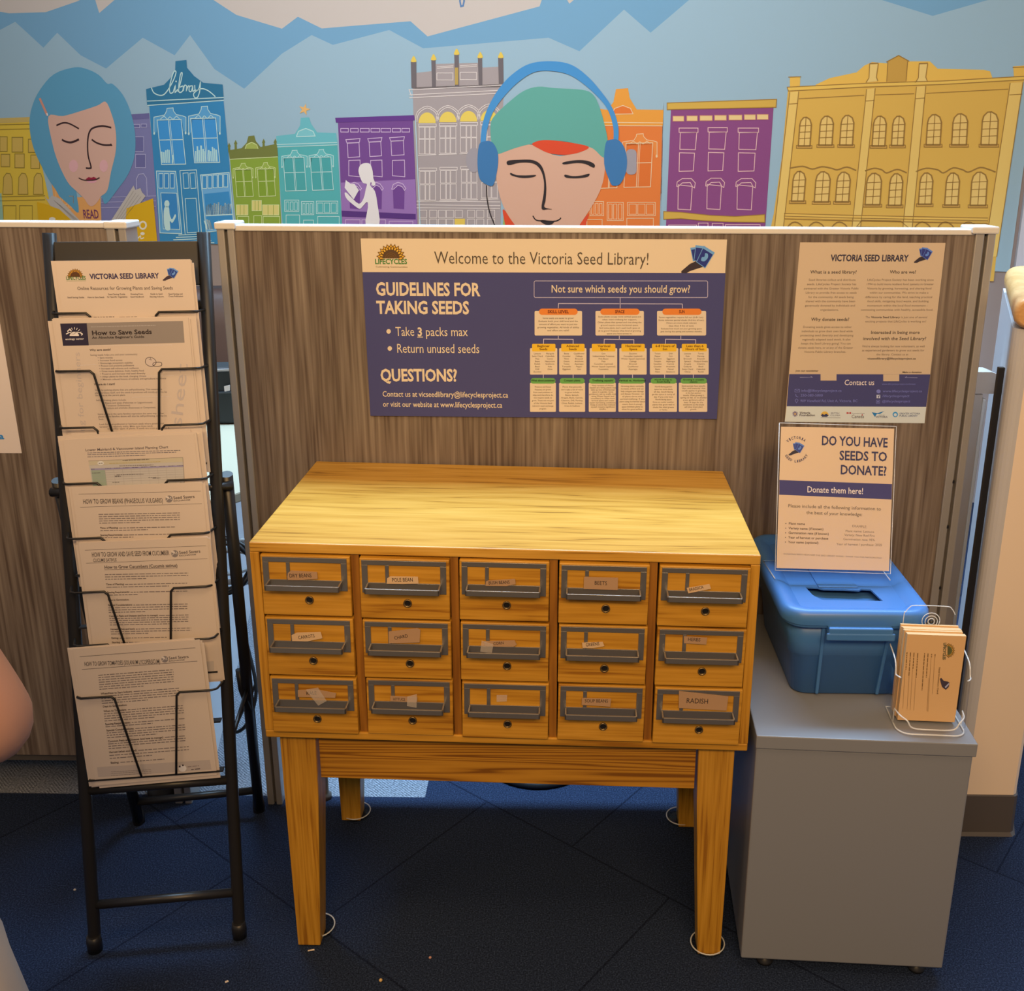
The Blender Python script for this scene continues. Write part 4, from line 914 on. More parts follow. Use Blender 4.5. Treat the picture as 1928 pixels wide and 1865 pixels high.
es = [bm.edges.new((ov[i], ov[(i+1) % len(ov)])) for i in range(len(ov))]+[bm.edges.new((hv[i], hv[(i+1) % len(hv)])) for i in range(len(hv))]
bmesh.ops.triangle_fill(bm, edges=es, use_beauty=True)
bm.verts.index_update()
b.add([v.co.copy() for v in bm.verts], [tuple(v.index for v in f.verts) for f in bm.faces], BLUE); bm.free()
hd = [p-Vector((0, 0, 0.003)) for p in hole]
b.loft([hole, hd], BLUE, False, False, smooth=False)
lid = b.build('lid', bi, world=False)
MB().box((-0.044, -0.066, 0.1765), (0.030, 0.120, 0.1790), BLUE).build('raised_panel', lid, world=False, bevel=0.0028)

# ------------------------------------------------------------------ clear card holder and its cards
HZ = -0.060
ch = thing('card_holder', "clear acrylic leaflet holder with suction hook at the cabinet's front right corner", 'holder', (0.737, 0.0285, FZ), HZ)
def pocket_ring(hx, y0, y1, r, z, n=6):
    """plan of the pocket: square at the back, well rounded at the front"""
    pts = [Vector((hx, y1, z)), Vector((-hx, y1, z))]
    for cx, a0 in ((-hx+r, 180), (hx-r, 270)):
        for k in range(n+1):
            a = math.radians(a0+90*k/n); pts.append(Vector((cx+r*math.cos(a), y0+r+r*math.sin(a), z)))
    return pts
b = MB()
b.loft([pocket_ring(0.0575, -0.047, 0.040, 0.022, 0.001), pocket_ring(0.0595, -0.048, 0.040, 0.022, 0.005), pocket_ring(0.0625, -0.030, 0.040, 0.018, 0.098)], ACRYLIC, True, False)
b.build('pocket', ch, world=False)
def wire_on(name, pts, r, closed=True):
    P = [Vector(q) for q in pts]
    P = P+[P[0]] if closed else smooth3(P, 4)
    return MB().tube(P, r, ACRYLIC_EDGE, 6).build(name, ch, world=False)
wire_on('pocket_rim', [Vector((-0.0625, 0.040, 0.128)), Vector((-0.0625, 0.0, 0.118))]+[q for q in pocket_ring(0.0625, -0.030, 0.040, 0.018, 0.098)[2:6]], 0.0013, False)
wire_on('pocket_rim', [q for q in pocket_ring(0.0625, -0.030, 0.040, 0.018, 0.098)[11:16]]+[Vector((0.0625, 0.0, 0.118)), Vector((0.0625, 0.040, 0.128))], 0.0013, False)
wire_on('base_edge', pocket_ring(0.0580, -0.0475, 0.040, 0.022, 0.003), 0.0015)
wire_on('step_edge', [(-0.058, -0.010, 0.030), (-0.054, -0.032, 0.030), (-0.044, -0.043, 0.026), (-0.034, -0.046, 0.014), (0.0, -0.0475, 0.013), (0.034, -0.046, 0.014), (0.044, -0.043, 0.026), (0.054, -0.032, 0.030), (0.058, -0.010, 0.030)], 0.0014, False)
for sx in (-1, 1): wire_on('corner_edge', [(sx*0.0585, -0.012, 0.004), (sx*0.0585, -0.012, 0.030)], 0.0010, False)
b = MB(); b.prism([(-0.044, 0.0405, 0.0), (0.044, 0.0405, 0.0), (0.044, 0.0405, 0.182), (0.038, 0.0405, 0.197), (0.028, 0.0405, 0.203), (-0.028, 0.0405, 0.203), (-0.038, 0.0405, 0.197), (-0.044, 0.0405, 0.182)], (0, 0.002, 0), ACRYLIC); b.build('back_plate', ch, world=False)
wire_on('back_plate_edge', [(-0.044, 0.0415, 0.10), (-0.044, 0.0415, 0.182), (-0.042, 0.0415, 0.190), (-0.036, 0.0415, 0.199), (-0.026, 0.0415, 0.203), (0.026, 0.0415, 0.203), (0.036, 0.0415, 0.199), (0.043, 0.0415, 0.188)], 0.0009, False)
M = Matrix.Rotation(math.radians(90), 4, 'X')
for r in (0.0152, 0.0105, 0.0055): MB().tube([Vector((0.002+r*math.cos(2*math.pi*k/24), 0.0385-0.002*(r < 0.012), 0.176+r*math.sin(2*math.pi*k/24))) for k in range(25)], 0.0008, ACRYLIC_EDGE, 6).build('suction_cup', ch, world=False)
MB().lathe([(0.0, 0.0075), (0.003, 0.0075), (0.0038, 0.004), (0.0, 0.0035)], (0.002, 0.0405, 0.176), BLACKPLASTIC, 14, M).build('rivet', ch, world=False)
Mch = root_matrix(ch)
CARDM = mat('buff_card_stock', (0.66, 0.43, 0.22), 0.8, spec=0.2)
cu, cv = (Mch.to_3x3() @ Vector((1, 0, 0))), Vector((0, 0.02, 1)).normalized()
co = thing('card_stack', 'stack of buff seed donation cards in the clear acrylic holder', 'card stack', tuple(Mch @ Vector((0, 0.010, 0.006))), HZ)
b = MB(); rr_ = random.Random(3)
for k in range(9):
    dx, dz, y = rr_.uniform(-0.0012, 0.0012)-0.0004*k, rr_.uniform(-0.0022, 0.0012)*(k > 0), -0.018+0.0044*k
    b.box((-0.049+dx, y, 0.0), (0.049+dx, y+0.0042, 0.166+dz), CARDM)
b.build('cards', co, world=False)
# ------------------------------------------------------------------ printed matter
TF = (1.0, 0.66, 0.345)                       # warm room light, divided out of colours read off the photo
def slab(sh, quad, th, m, name, parent=None, bevel=0.0, wob=0):
    """sheet of real thickness behind the printed face"""
    b = MB(); b.prism([sh.p3(sh.at(*p), 0) for p in quad], -sh.n*th, m); return b.build(name, parent, bevel=bevel)
def sunflower(s, cx, cy, R, petal, edge, core, lay=3, rot=0.0, n=11):
    """half sunflower logo, optionally turned (rot in degrees)"""
    def tr(x, y):
        a = math.radians(rot); return (cx+x*math.cos(a)-y*math.sin(a), cy+x*math.sin(a)+y*math.cos(a))
    for ring, (r0, r1, w) in enumerate(((0.55, 1.0, 0.17), (0.55, 0.86, 0.17))):
        for k in range(n+ring):
            a = math.pi*(k+(0.5 if ring == 0 else 0.0))/n
            p = lambda r, da: tr(-R*r*math.cos(a+da), -R*r*math.sin(a+da))
            q = [p(r0, -w*0.8), p((r0+r1)/2, -w), p(r1, 0), p((r0+r1)/2, w), p(r0, w*0.8)]
            s.poly(q, petal, lay+ring); s.line(q, 0.05*R, edge, lay+ring+0.5)
    k = [math.pi*i/16 for i in range(17)]
    s.poly([tr(-0.62*R*math.cos(a), -0.62*R*math.sin(a)) for a in k], core, lay+2)
    for f in (0.2, 0.42, 0.64): s.line([tr(-f*0.6*R*math.cos(a), -f*0.6*R*math.sin(a)) for a in k], 0.035*R, edge, lay+2.5)
def packets(s, x, y, w, dark, light, hand, lay=3, flip=1):
    """hand holding a fan of three seed packets; x,y top left of a w-wide mark"""
    P = lambda a, b_: (x+w*a*flip, y+w*b_)
    s.poly([P(0.0, 0.80), P(0.26, 0.58), P(0.44, 0.50), P(0.62, 0.56), P(0.70, 0.66), P(0.50, 0.72), P(0.26, 0.80), P(0.16, 0.86), P(0.0, 0.86)], hand, lay)
    for k, q in enumerate(([(0.28, 0.10), (0.42, 0.08), (0.46, 0.44), (0.36, 0.50)], [(0.44, 0.02), (0.72, 0.06), (0.58, 0.50), (0.38, 0.48)], [(0.68, 0.04), (1.0, 0.24), (0.72, 0.70), (0.46, 0.52)])):
        s.poly([P(*p) for p in q], dark, lay+1+k); s.line([P(*p) for p in q], 0.018*w, light, lay+1.5+k, True)
        (a, c), (d, e), (f, g), (h_, i_) = q
        s.poly([P(a, c), P(d, e), P(d+(f-d)*0.14, e+(g-e)*0.14), P(a+(h_-a)*0.14, c+(i_-c)*0.14)], light, lay+1.7+k)
    s.blob([P(0.72, 0.26), P(0.80, 0.28), P(0.80, 0.40), P(0.70, 0.50), P(0.60, 0.48), P(0.62, 0.38), P(0.70, 0.36)], light, lay+5)
def sheaf(s, x, y, w, col, bg, lay=3):
    """round seed-head mark beside the leaflet titles"""
    s.ell(x+w/2, y+w/2, w/2, w/2, col, lay)
    s.blob([(x, y+w*0.1), (x+w*0.4, y+w*0.15), (x+w*0.55, y+w*0.45), (x+w*0.2, y+w*0.4)], bg, lay+1)
    s.line([(x+w*0.1, y+w*0.75), (x+w*0.45, y+w*0.45), (x+w*0.9, y+w*0.55)], w*0.07, bg, lay+1, smooth=3)
    s.ell(x+w*0.72, y+w*0.3, w*0.08, w*0.08, bg, lay+1, 8)

# ---- welcome board
NAVY, CRM = (72, 62, 82), (222, 175, 120)
YB = PY-0.0052
bd = thing('notice_board', 'wide navy and cream welcome board with seed-choosing flow chart on the partition', 'sign', (0.055, PY, 0.934))
s = Sheet((0, YB, 0), (1, 0, 0), (0, 0, 1), TF)
Qb = [(679, 449), (1369, 451), (1349.5, 788.5), (697.5, 782.5)]
slab(s, Qb, 0.0048, s.c(CRM), 'backing', bd)
R1, R2 = (660, 430, 5.0417), (980, 430, 4.5905)
s.poly(Qb, CRM, 0.6)
s.poly([(682.5, 512), (1366, 514), (1349.5, 788.5), (697.5, 782.5)], NAVY, 1)
s.view(*R1)
sunflower(s, 384, 282, 134, (222, 150, 44), (120, 72, 20), (92, 58, 30))
GRN, BRN = (72, 110, 42), (84, 62, 40)
s.text('LIFECYCLES', 232, 336, 538, 336, 50, GRN, 0.022)
s.text('Cultivating Communities', 238, 369, 542, 371, 14, (130, 100, 56))
s.text('Welcome to the Victoria Seed Library!', 796, 333, 2836, 345, 114, BRN, -0.004)
s.text('GUIDELINES FOR', 242, 632, 1226, 638, 128, CRM, 0.03)
s.text('TAKING SEEDS', 250, 806, 1126, 810, 126, CRM, 0.03)
s.ell(362, 976, 21, 22, CRM, 3); s.ell(373, 1138, 21, 22, CRM, 3)
s.text('Take', 428, 1018, 608, 1018, 84, CRM); s.text('3', 636, 1019, 684, 1019, 84, CRM, 0.03); s.text('packs max', 712, 1020, 1114, 1020, 84, CRM)
s.line([(634, 1030), (688, 1030)], 7, CRM, 3)
s.text('Return unused seeds', 438, 1178, 1226, 1182, 84, CRM)
s.text('QUESTIONS?', 286, 1446, 1014, 1448, 120, CRM, 0.03)
s.text('Contact us at vicseedlibrary@lifecyclesproject.ca', 304, 1594, 1496, 1604, 52, CRM, 0.008)
s.text('or visit our website at www.lifecyclesproject.ca', 308, 1690, 1440, 1700, 52, CRM, 0.008)
s.view(*R2)
packets(s, 1390, 140, 285, (46, 48, 88), (110, 140, 170), (62, 44, 38))
BX = (206, 170, 170)
def rbox(x0, y0, x1, y1, r, w, col, lay=3):
    pts = []
    for cx, cy, a0 in ((x1-r, y0+r, 0), (x0+r, y0+r, 90), (x0+r, y1-r, 180), (x1-r, y1-r, 270)):
        for i in range(4): a = math.radians(a0+30*i); pts.append((cx+r*math.cos(a), cy-r*math.sin(a)))
    s.line(pts, w, col, lay, True)
rbox(118, 453, 1618, 596, 12, 4, BX)
s.text('Not sure which seeds you should grow?', 264, 552, 1466, 554, 66, CRM, 0.008)
for p in ([(861, 598), (861, 690)], [(326, 690), (328, 648), (1398, 652), (1400, 690)], [(326, 926), (326, 956)], [(198, 996), (200, 955), (455, 957), (455, 996)], [(854, 926), (854, 958)], [(722, 996), (724, 956), (980, 960), (980, 996)], [(1385, 926), (1385, 956)], [(1252, 996), (1254, 956), (1514, 960), (1514, 996)], [(197, 1262), (197, 1292)], [(455, 1262), (455, 1292)], [(722, 1262), (722, 1292)], [(968, 1262), (968, 1292)], [(1246, 1262), (1246, 1292)], [(1494, 1262), (1494, 1292)]): s.line(p, 5, BX, 2)
OR, YE, GR_ = (222, 112, 38), (228, 158, 34), (104, 140, 58)
TX = (104, 76, 50)
def card(x0, y0, x1, y1, rows, cap=15, step=None, top=None):
    s.rr(x0, y0, x1, y1, 8, (220, 174, 122), 2)
def para(rows, cx, y, dy, cap, col=TX, cw=9.2):
    for k, r in enumerate(rows):
        if r:
            w = len(r)*cw; s.text(r, cx-w/2, y+k*dy, cx+w/2, y+k*dy, cap, col, 0.0)
for (x0, x1, hx0, hx1, hd, cx) in ((122, 532, 160, 494, 'SKILL LEVEL', 326), (648, 1066, 690, 1028, 'SPACE', 858), (1180, 1604, 1226, 1564, 'SUN', 1394)):
    s.rr(x0, 712, x1, 924, 10, (220, 174, 122), 2); s.rr(hx0, 692, hx1, 746, 26, OR, 3)
    w = len(hd)*16.5; s.text(hd, cx-w/2, 731, cx+w/2, 731, 27, (92, 30, 20), 0.02)
para(['Some seeds are easier to grow!', 'Evaluate both your skill level and the', 'amount of effort you want to put into', 'growing vegetables. All kinds of ability', 'and effort are valid!'], 326, 781, 26.5, 14, cw=9)
para(['Some plants occupy more vertical space and', 'often need trellising for support.', 'Other plants that spread and vine along the', 'ground require more horizontal space.', "And some plants don't need much space at", 'all to grow! Evaluate what kind of growing', 'space you have access to.'], 856, 768, 24.3, 13, cw=8.8)
para(['Some vegetables require full sun (6-8+ hrs).', 'Some tolerate partial shade (4-6 hrs of sun).', 'Others are more shade tolerant', '(less than 4 hrs of sun).', 'Evaluate how much sun your growing space', 'gets during the spring and summer months.'], 1390, 773, 24.5, 13, cw=8.8)
cells = [(82, 318, 198, ('Beginner', 'Seeds'), (['Lettuce', 'Swiss Chard', 'Peas', 'Beans', 'Radish', 'Basil', 'Dill', 'Zucchini'], ['Marigold', 'Calendula', 'Cosmos', 'Nasturtium', 'Scallions', 'Kale', 'Chive']), 'What about potatoes?',
          ['Potatoes and Sweet', 'Potatoes are grown', 'from seed potatoes or', 'slips and therefore do', 'not require seeds to', 'grow. These are not part', 'of the Victoria Seed', "Library's seed exchange", 'program.'], 1372),
         (334, 570, 452, ('Advanced', 'Seeds'), (['Beets', 'Cucumber', 'Melon', 'Onions', 'Tomato', 'Tomatillo', 'Eggplant'], ['Cauliflower', 'Cabbage', 'Broccoli', 'Artichoke', 'Asparagus', 'Pepper', 'Corn']), 'Compact plants',
          ['Plants that generally', "don't take a lot of room", 'to grow include:', 'Beans, Spinach,', 'Arugula, Beets, Carrots,', 'Cilantro, Dill, Parsley,', 'Chive, Radish, Lettuce,', 'Cress & Scallions'], 1372),
         (598, 836, 722, ('Vertical', 'Space'), (['Corn', 'Indeterminate Tomatoes', 'Pole Beans', 'Peas', 'Cucumber (optional)', 'Winter Squash (optional)', 'Cucamelons'],), 'Trellising squash?',
          ['Many varieties of Winter', 'Squash are vining plants that', 'take up lots of horizontal', 'space in a garden. Some', 'gardeners opt to trellis their', 'vining Winter Squash (and', 'cucumbers) to utilize more', 'vertical space and create', 'easier harvesting conditions.', 'Keep in mind that trellised', 'squash require significant', 'trellis.'], 1360),
         (854, 1090, 974, ('Horizontal', 'Space'), (['Zucchini', 'Cucumber (optional)', 'Winter Squash (optional)', 'Cabbage', 'Broccoli', 'Cauliflower', 'Asparagus'],), 'Vertical vs. Horizontal',
          ['Growing plants vertically', 'increases airflow and can', 'help mitigate pest damage', 'and disease. However, not', 'all plants thrive with', 'vertical trellising. If you', 'plant using horizontal space', 'ensure there is enough', 'space between plants to', 'allow for good airflow.'], 1366),
         (1118, 1364, 1248, ('6-8 Hours of', 'Sun'), (['Tomato', 'Pepper', 'Zucchini', 'Pumpkin', 'Squashes', 'Cucumber', 'Beans', 'Melon'], ['Dill', 'Corn', 'Eggplant', 'Asparagus', 'Carrots', 'Artichoke', 'Fennel', 'Sweetcorn']), 'North-facing vs.|South-facing',
          ['North-facing garden', 'space has some shade', 'all day. South-facing', 'garden space is sunny all', 'day. If you only have', 'North-facing space', 'focus on cooler weather', 'plants that grow well in', 'shade like salad greens', 'or herbs.'], 1370),
         (1376, 1626, 1506, ('Less than 6', 'Hours of Sun'), (['Lettuce', 'Kale', 'Broccoli', 'Spinach', 'Arugula', 'Collards', 'Swiss Chard', 'Chives'], ['Turnip', 'Parsnip', 'Amaranth', 'Mustard Greens', 'Cilantro', 'Basil', 'Calendula', 'Radish']), 'Growing in unusable|seasons',
          ['Seed packets have specific', "'days until maturity' that", 'usually applies to growing', 'in the hot summer', 'months. When growing in', 'spring or fall, or in shadier', 'areas, gardeners add at', 'least 14 days for the', 'conditions as the shade', 'will slow down plant', 'growth.'], 1364)]
for x0, x1, cx, hd, colsx, gh, body, by in cells:
    dx = 12 if x0 > 1100 else 0
    s.rr(x0, 1034, x1, 1262, 8, (220, 174, 122), 2); s.rr(x0+18, 996, x1-16, 1062, 10, YE, 3)
    for k, t in enumerate(hd):
        w = len(t)*13.6; s.text(t, cx-w/2, 1024+k*27, cx+w/2, 1024+k*27, 21, (112, 66, 22), 0.022)
    n = len(colsx)
    for j, cl in enumerate(colsx):
        para(cl, (x0+x1)/2 if n == 1 else x0+(x1-x0)*(0.27+0.46*j), 1086, 22.5, 13, cw=8.6)
    s.rr(x0-8 if x0 > 500 else x0, 1332, x1-12, 1584, 8, (220, 174, 122), 2); s.rr(x0+6-(10 if x0 > 500 else 0)+dx, 1292, x1-16, 1340, 22, GR_, 3)
    gl = gh.split('|'); mx = (x0+x1)/2-6
    for k, t in enumerate(gl):
        w = len(t)*(9.6 if len(gl) > 1 else 10.2); s.text(t, mx-w/2, 1320+k*18-(8 if len(gl) > 1 else 0), mx+w/2, 1320+k*18-(8 if len(gl) > 1 else 0), 14 if len(gl) > 1 else 17, (32, 42, 24), 0.022)
    para(body, mx, by+2, 228/max(9.5, len(body)+0.3)*(1.0 if len(body) > 9 else 0.98), 13, cw=7.9)
s.build('printed_face', bd)

# ---- information poster
s = Sheet((0, PY-0.0012, 0), (1, 0, 0), (0, 0, 1), TF, eps=0.00012)
po = thing('poster', 'cream and navy information poster hung high on the partition at right', 'poster', (0.695, PY, 0.929))
Qp = [(1506.5, 456.2), (1780.3, 457.2), (1740.6, 796.6), (1477.6, 793.6)]
BUF = (206, 158, 106)
slab(s, Qp, 0.0008, s.c(BUF), 'sheet', po)
s.poly(Qp, BUF, 0.6)
V3 = (1420, 420, 3.7953); s.view(*V3)
s.poly([(250, 1078), (1258, 1080), (1229, 1312), (232, 1308)], NAVY, 1)
s.poly([(232, 1308), (1229, 1312), (1217, 1429), (218, 1418)], (212, 190, 160), 1)
DK = (62, 44, 42)
s.text('VICTORIA SEED LIBRARY', 546, 270, 1098, 272, 48, (52, 42, 48), 0.026)
packets(s, 1142, 170, 132, (54, 52, 92), (96, 116, 150), (60, 44, 40))
def ctr(t, x0, x1, y, cap, col, b_=0.0): s.text(t, x0, y, x1, y, cap, col, b_)
HD = (72, 54, 42); TB = (130, 98, 68)
ctr('What is a seed library?', 400, 732, 359, 23, HD, 0.008); ctr('Who are we?', 968, 1156, 359, 23, HD, 0.008)
ctr('Why donate seeds?', 406, 678, 697, 23, HD, 0.008)
ctr('Interested in being more', 832, 1182, 790, 22, HD, 0.008); ctr('involved with the Seed Library?', 776, 1228, 834, 22, HD, 0.008)
for t, x0, x1, y in (('Seed libraries collect and distribute', 388, 724, 411), ('seeds. LifeCycles Project Society has', 376, 730, 442), ('partnered with the Greater Victoria Public', 354, 746, 473), ('Library to provide free access to seeds', 366, 732, 503), ('for the community. All seeds being', 386, 710, 534), ('shared with the community have been', 366, 722, 564), ('generously donated by individuals and', 362, 720, 595), ('organizations.', 470, 604, 625),
    ('Donating seeds gives access to other', 348, 696, 748), ('individuals to grow their own food while', 338, 704, 778), ('protecting seed diversity and developing', 328, 708, 808), ('regionally adapted seed stock. It also', 342, 688, 837), ('keeps the Seed Library going! You can', 334, 690, 866), ('donate seeds here, or at any of the Greater', 312, 706, 896), ('Victoria Public Library branches.', 356, 656, 925),
    ('LifeCycles Project Society has been working since', 806, 1282, 411), ('1994 to build more resilient food systems in Greater', 800, 1282, 442), ('Victoria by growing, harvesting, and sharing food', 806, 1266, 473), ('within our communities. We strive to make a', 824, 1244, 503), ('difference by caring for the land, teaching practical', 792, 1272, 534), ('food skills, mitigating food waste, and building', 808, 1246, 564), ('momentum within the local food movement -', 806, 1238, 595), ('connecting communities with healthy, accessible food.', 760, 1278, 625),
    ('exciting projects that LifeCycles is working on!', 792, 1228, 708), ("We're always looking for new volunteers, as well", 770, 1218, 886), ('as experienced gardeners to grow out seeds for', 768, 1214, 915), ('the library. Contact us at', 872, 1100, 944)):
    ctr(t, x0, x1, y, 14.5, TB)
ctr('The', 794, 826, 678, 14.5, TB); ctr('Victoria Seed Library', 834, 1040, 678, 14.5, HD, 0.015); ctr('is just one of several', 1048, 1236, 678, 14.5, TB)
ctr('vicseedlibrary@lifecyclesproject.ca', 808, 1154, 973, 14, HD, 0.012)
ctr('Join our newsletter', 296, 458, 1060, 13, HD, 0.012); ctr('Make a donation', 1058, 1196, 1070, 13, HD, 0.012)
LT = (170, 150, 166)
s.line([(326, 1101), (416, 1101), (404, 1094)], 3, LT, 3); s.line([(1166, 1104), (1078, 1102), (1090, 1095)], 3, LT, 3)
s.rect(474, 1078, 588, 1124, BUF, 2); s.rect(922, 1080, 1036, 1128, BUF, 2)
ctr('Contact us', 642, 858, 1156, 38, (232, 190, 160), 0.004)
LT2 = (120, 108, 138)
ctr('www.lifecyclesproject.ca/donate', 912, 1152, 1154, 11, LT2)
s.box(290, 1186, 324, 1206, 2.5, LT2, 3); s.line([(290, 1186), (307, 1197), (324, 1186)], 2.5, LT2, 3); s.line([(296, 1220), (300, 1236), (314, 1242)], 4, LT2, 3); s.line([(302, 1254), (292, 1264), (302, 1284), (314, 1264), (302, 1254)], 3, LT2, 3)
ctr('info@lifecyclesproject.ca', 334, 624, 1204, 18, LT2, 0.005); ctr('250-383-5800', 330, 490, 1238, 18, LT2, 0.005); ctr('909 Viewfield Rd, Unit A, Victoria, BC', 328, 738, 1277, 18, LT2, 0.005)
s.ell(888, 1201, 15, 14, LT2, 3); s.rect(874, 1226, 900, 1250, (190, 170, 180), 3); s.text('f', 884, 1248, 892, 1248, 18, NAVY, 0.02); s.box(872, 1264, 896, 1286, 3, LT2, 3); s.ell(884, 1275, 6, 6, LT2, 3)
ctr('www.lifecyclesproject.ca', 918, 1198, 1207, 17, LT2, 0.005); ctr('/lifecyclesproject', 914, 1108, 1242, 17, LT2, 0.005); ctr('@lifecyclesproject', 912, 1114, 1280, 17, LT2, 0.005)
for k in range(10):
    a = math.pi*k/5; s.line([(292, 1362), (292+20*math.cos(a), 1362+20*math.sin(a))], 5, (90, 50, 84), 3)
s.ell(292, 1362, 8, 8, (200, 150, 90), 4)
ctr('Victoria', 324, 400, 1362, 16, (70, 50, 56), 0.02); ctr('Foundation', 322, 434, 1378, 16, (70, 50, 56), 0.02)
s.ell(504, 1372, 28, 28, (222, 160, 60), 3, 12, 0, 180); s.poly([(476, 1374), (486, 1362), (500, 1368), (516, 1360), (532, 1374), (520, 1382), (486, 1382)], (60, 56, 70), 4)
ctr('BRITISH', 546, 608, 1362, 11, (120, 104, 96)); ctr('COLUMBIA', 542, 614, 1378, 11, (120, 104, 96)); s.line([(476, 1388), (616, 1390)], 2.5, (120, 104, 96), 3)
s.rect(660, 1350, 670, 1362, (180, 50, 44), 3); s.rect(682, 1350, 692, 1362, (180, 50, 44), 3); s.ell(676, 1356, 4, 5, (180, 50, 44), 3, 8)
ctr('Government of Canada', 698, 788, 1362, 8, (120, 104, 96)); ctr('Canada', 694, 784, 1392, 24, (90, 70, 62), 0.0); s.rect(768, 1364, 774, 1374, (180, 50, 44), 5)
s.poly([(840, 1350), (880, 1356), (930, 1342), (900, 1362), (876, 1362), (862, 1384)], (52, 110, 130), 3); ctr('CITY OF', 888, 930, 1376, 8, (90, 84, 84)); ctr('VICTORIA', 866, 952, 1390, 13, (80, 72, 76), 0.01)
s.ell(1008, 1366, 19, 19, (60, 132, 160), 3); s.ell(1008, 1368, 11, 11, (212, 190, 160), 4)
ctr('GREATER VICTORIA', 1036, 1184, 1365, 12, (90, 92, 100), 0.008); ctr('PUBLIC LIBRARY', 1036, 1166, 1381, 12, (90, 92, 100), 0.012)
s.build('printed_face', po)

# ---- small poster cut off at the left edge of the photo
s = Sheet((0, PY-0.0012, 0), (1, 0, 0), (0, 0, 1), TF)
pq = thing('poster', 'pale poster taped to the far left partition, mostly out of view', 'poster', (-1.2, PY, 0.84))
Ql = [(-200, 560), (-4, 585), (41, 853), (-200, 851)]
slab(s, Ql, 0.0008, s.c((224, 180, 136)), 'sheet', pq); s.poly(Ql, (224, 180, 136), 0.6)
s.text('a', -1.5, 826, 8, 826, 12, (58, 118, 140), 0.03)
s.build('printed_face', pq)

# ---- acrylic sign on the blue bin
sg = thing('sign_holder', 'clear acrylic sign holder asking for seed donations, standing on the blue bin', 'sign holder', (0.60, 0.22, FZ+0.18))
tl, br = Vector((0.505, 0.300, 0.955)), Vector((0, 0.205, 0.692))
v_ = Vector((0, 0.085, 0.262)).normalized()
s = Sheet((0.5, 0.2147, 0.6915), (1, 0, 0), v_, TF, eps=0.00012)
s.u = Vector((1, -0.01, 0)).normalized(); s.n = s.u.cross(s.v)
Qd = [(1471.5, 803), (1684.5, 806), (1674, 1074), (1462, 1069)]
DN = (218, 166, 112)
slab(s, Qd, 0.0004, s.c(DN), 'insert_sheet', sg)
s.poly(Qd, DN, 0.6)
s.view(1420, 780, 3.7953)
s.poly([(182, 468), (987, 495), (983, 605), (180, 573)], (74, 62, 82), 1)
PT = (66, 56, 66)
s.text('DO YOU HAVE', 482, 216, 956, 232, 68, PT, 0.022); s.text('SEEDS TO', 610, 322, 952, 332, 68, PT, 0.022); s.text('DONATE?', 616, 424, 948, 434, 68, PT, 0.022)
s.text('Donate them here!', 378, 555, 782, 567, 44, (238, 196, 160), 0.006)
packets(s, 248, 196, 112, (66, 66, 98), (100, 116, 140), (64, 50, 46))
def arc_text(t, cx, cy, r, a0, a1, cap, col, inward=False):
    for k, chh in enumerate(t):
        a = math.radians(a0+(a1-a0)*k/(len(t)-1))
        x, y = cx+r*math.cos(a), cy-r*math.sin(a)
        tx, ty = (-math.sin(a), -math.cos(a)) if inward else (math.sin(a), math.cos(a))
        if chh != ' ': s.text(chh, x-tx*7, y-ty*7, x+tx*7, y+ty*7, cap, col, 0.02)
arc_text('VICTORIA', 305, 258, 84, 132, 52, 20, PT); arc_text('SEED LIBRARY', 303, 250, 92, 212, 330, 18, PT, True)
IT = (112, 86, 62)
s.text('Please include all the following information to', 242, 662, 908, 684, 23, IT, 0.004); s.text('the best of your knowledge:', 374, 710, 774, 724, 23, IT, 0.004)
for k, (t, x1) in enumerate((('Plant name', 364), ('Variety name (if known)', 496), ('Germination rate (if known)', 534), ('Year of harvest or purchase', 530), ('Your name (optional)', 460))):
    y = 786+33*k; s.ell(227-k, y-7, 4, 4, IT, 4, 8); s.text(t, 247-k, y, x1, y+8*(x1-247)/290, 17, (98, 72, 52), 0.012)
for t, x0, x1, y in (('EXAMPLE:', 700, 806, 803), ('Plant name: Lettuce', 652, 858, 838), ('Variety: New Red Fire', 644, 862, 866), ('Germination rate: 95%', 636, 862, 896), ('Year of harvest / purchase: 2025', 588, 914, 932)): s.text(t, x0, y, x1, y+6, 16, (136, 106, 76), 0.0)
s.text('DONATING SEEDS HELPS KEEP THE SEED LIBRARY GOING - THANK YOU FOR PARTICIPATING!', 210, 1000, 912, 1028, 10, (140, 110, 80))
s.build('printed_face', sg)
s.view()
fr = [s.p3(s.at(*p), 0)+s.n*0.0016 for p in ((1468, 796), (1688, 802), (1676, 1079), (1459, 1073))]
b = MB(); b.prism(fr, s.n*0.0012, ACRYLIC); b.build('front_pane', sg)
bk = [p-s.n*0.004 for p in fr]; MB().prism(bk, -s.n*0.0012, ACRYLIC).build('back_pane', sg)
MB().tube(fr+[fr[0]], 0.0009, ACRYLIC_EDGE, 6).build('pane_edge', sg)
ft = [fr[3], fr[2], fr[2]+Vector((0, 0.085, 0.0015)), fr[3]+Vector((-0.006, 0.085, 0.0015))]
ft = [Vector((p.x, p.y-0.002, FZ+0.1885)) for p in ft]
b = MB(); b.prism(ft, (0, 0, 0.002), ACRYLIC); b.build('foot_plate', sg)
MB().tube([ft[0], ft[3], ft[2], ft[1]], 0.0011, ACRYLIC_EDGE, 6).build('foot_edge', sg)

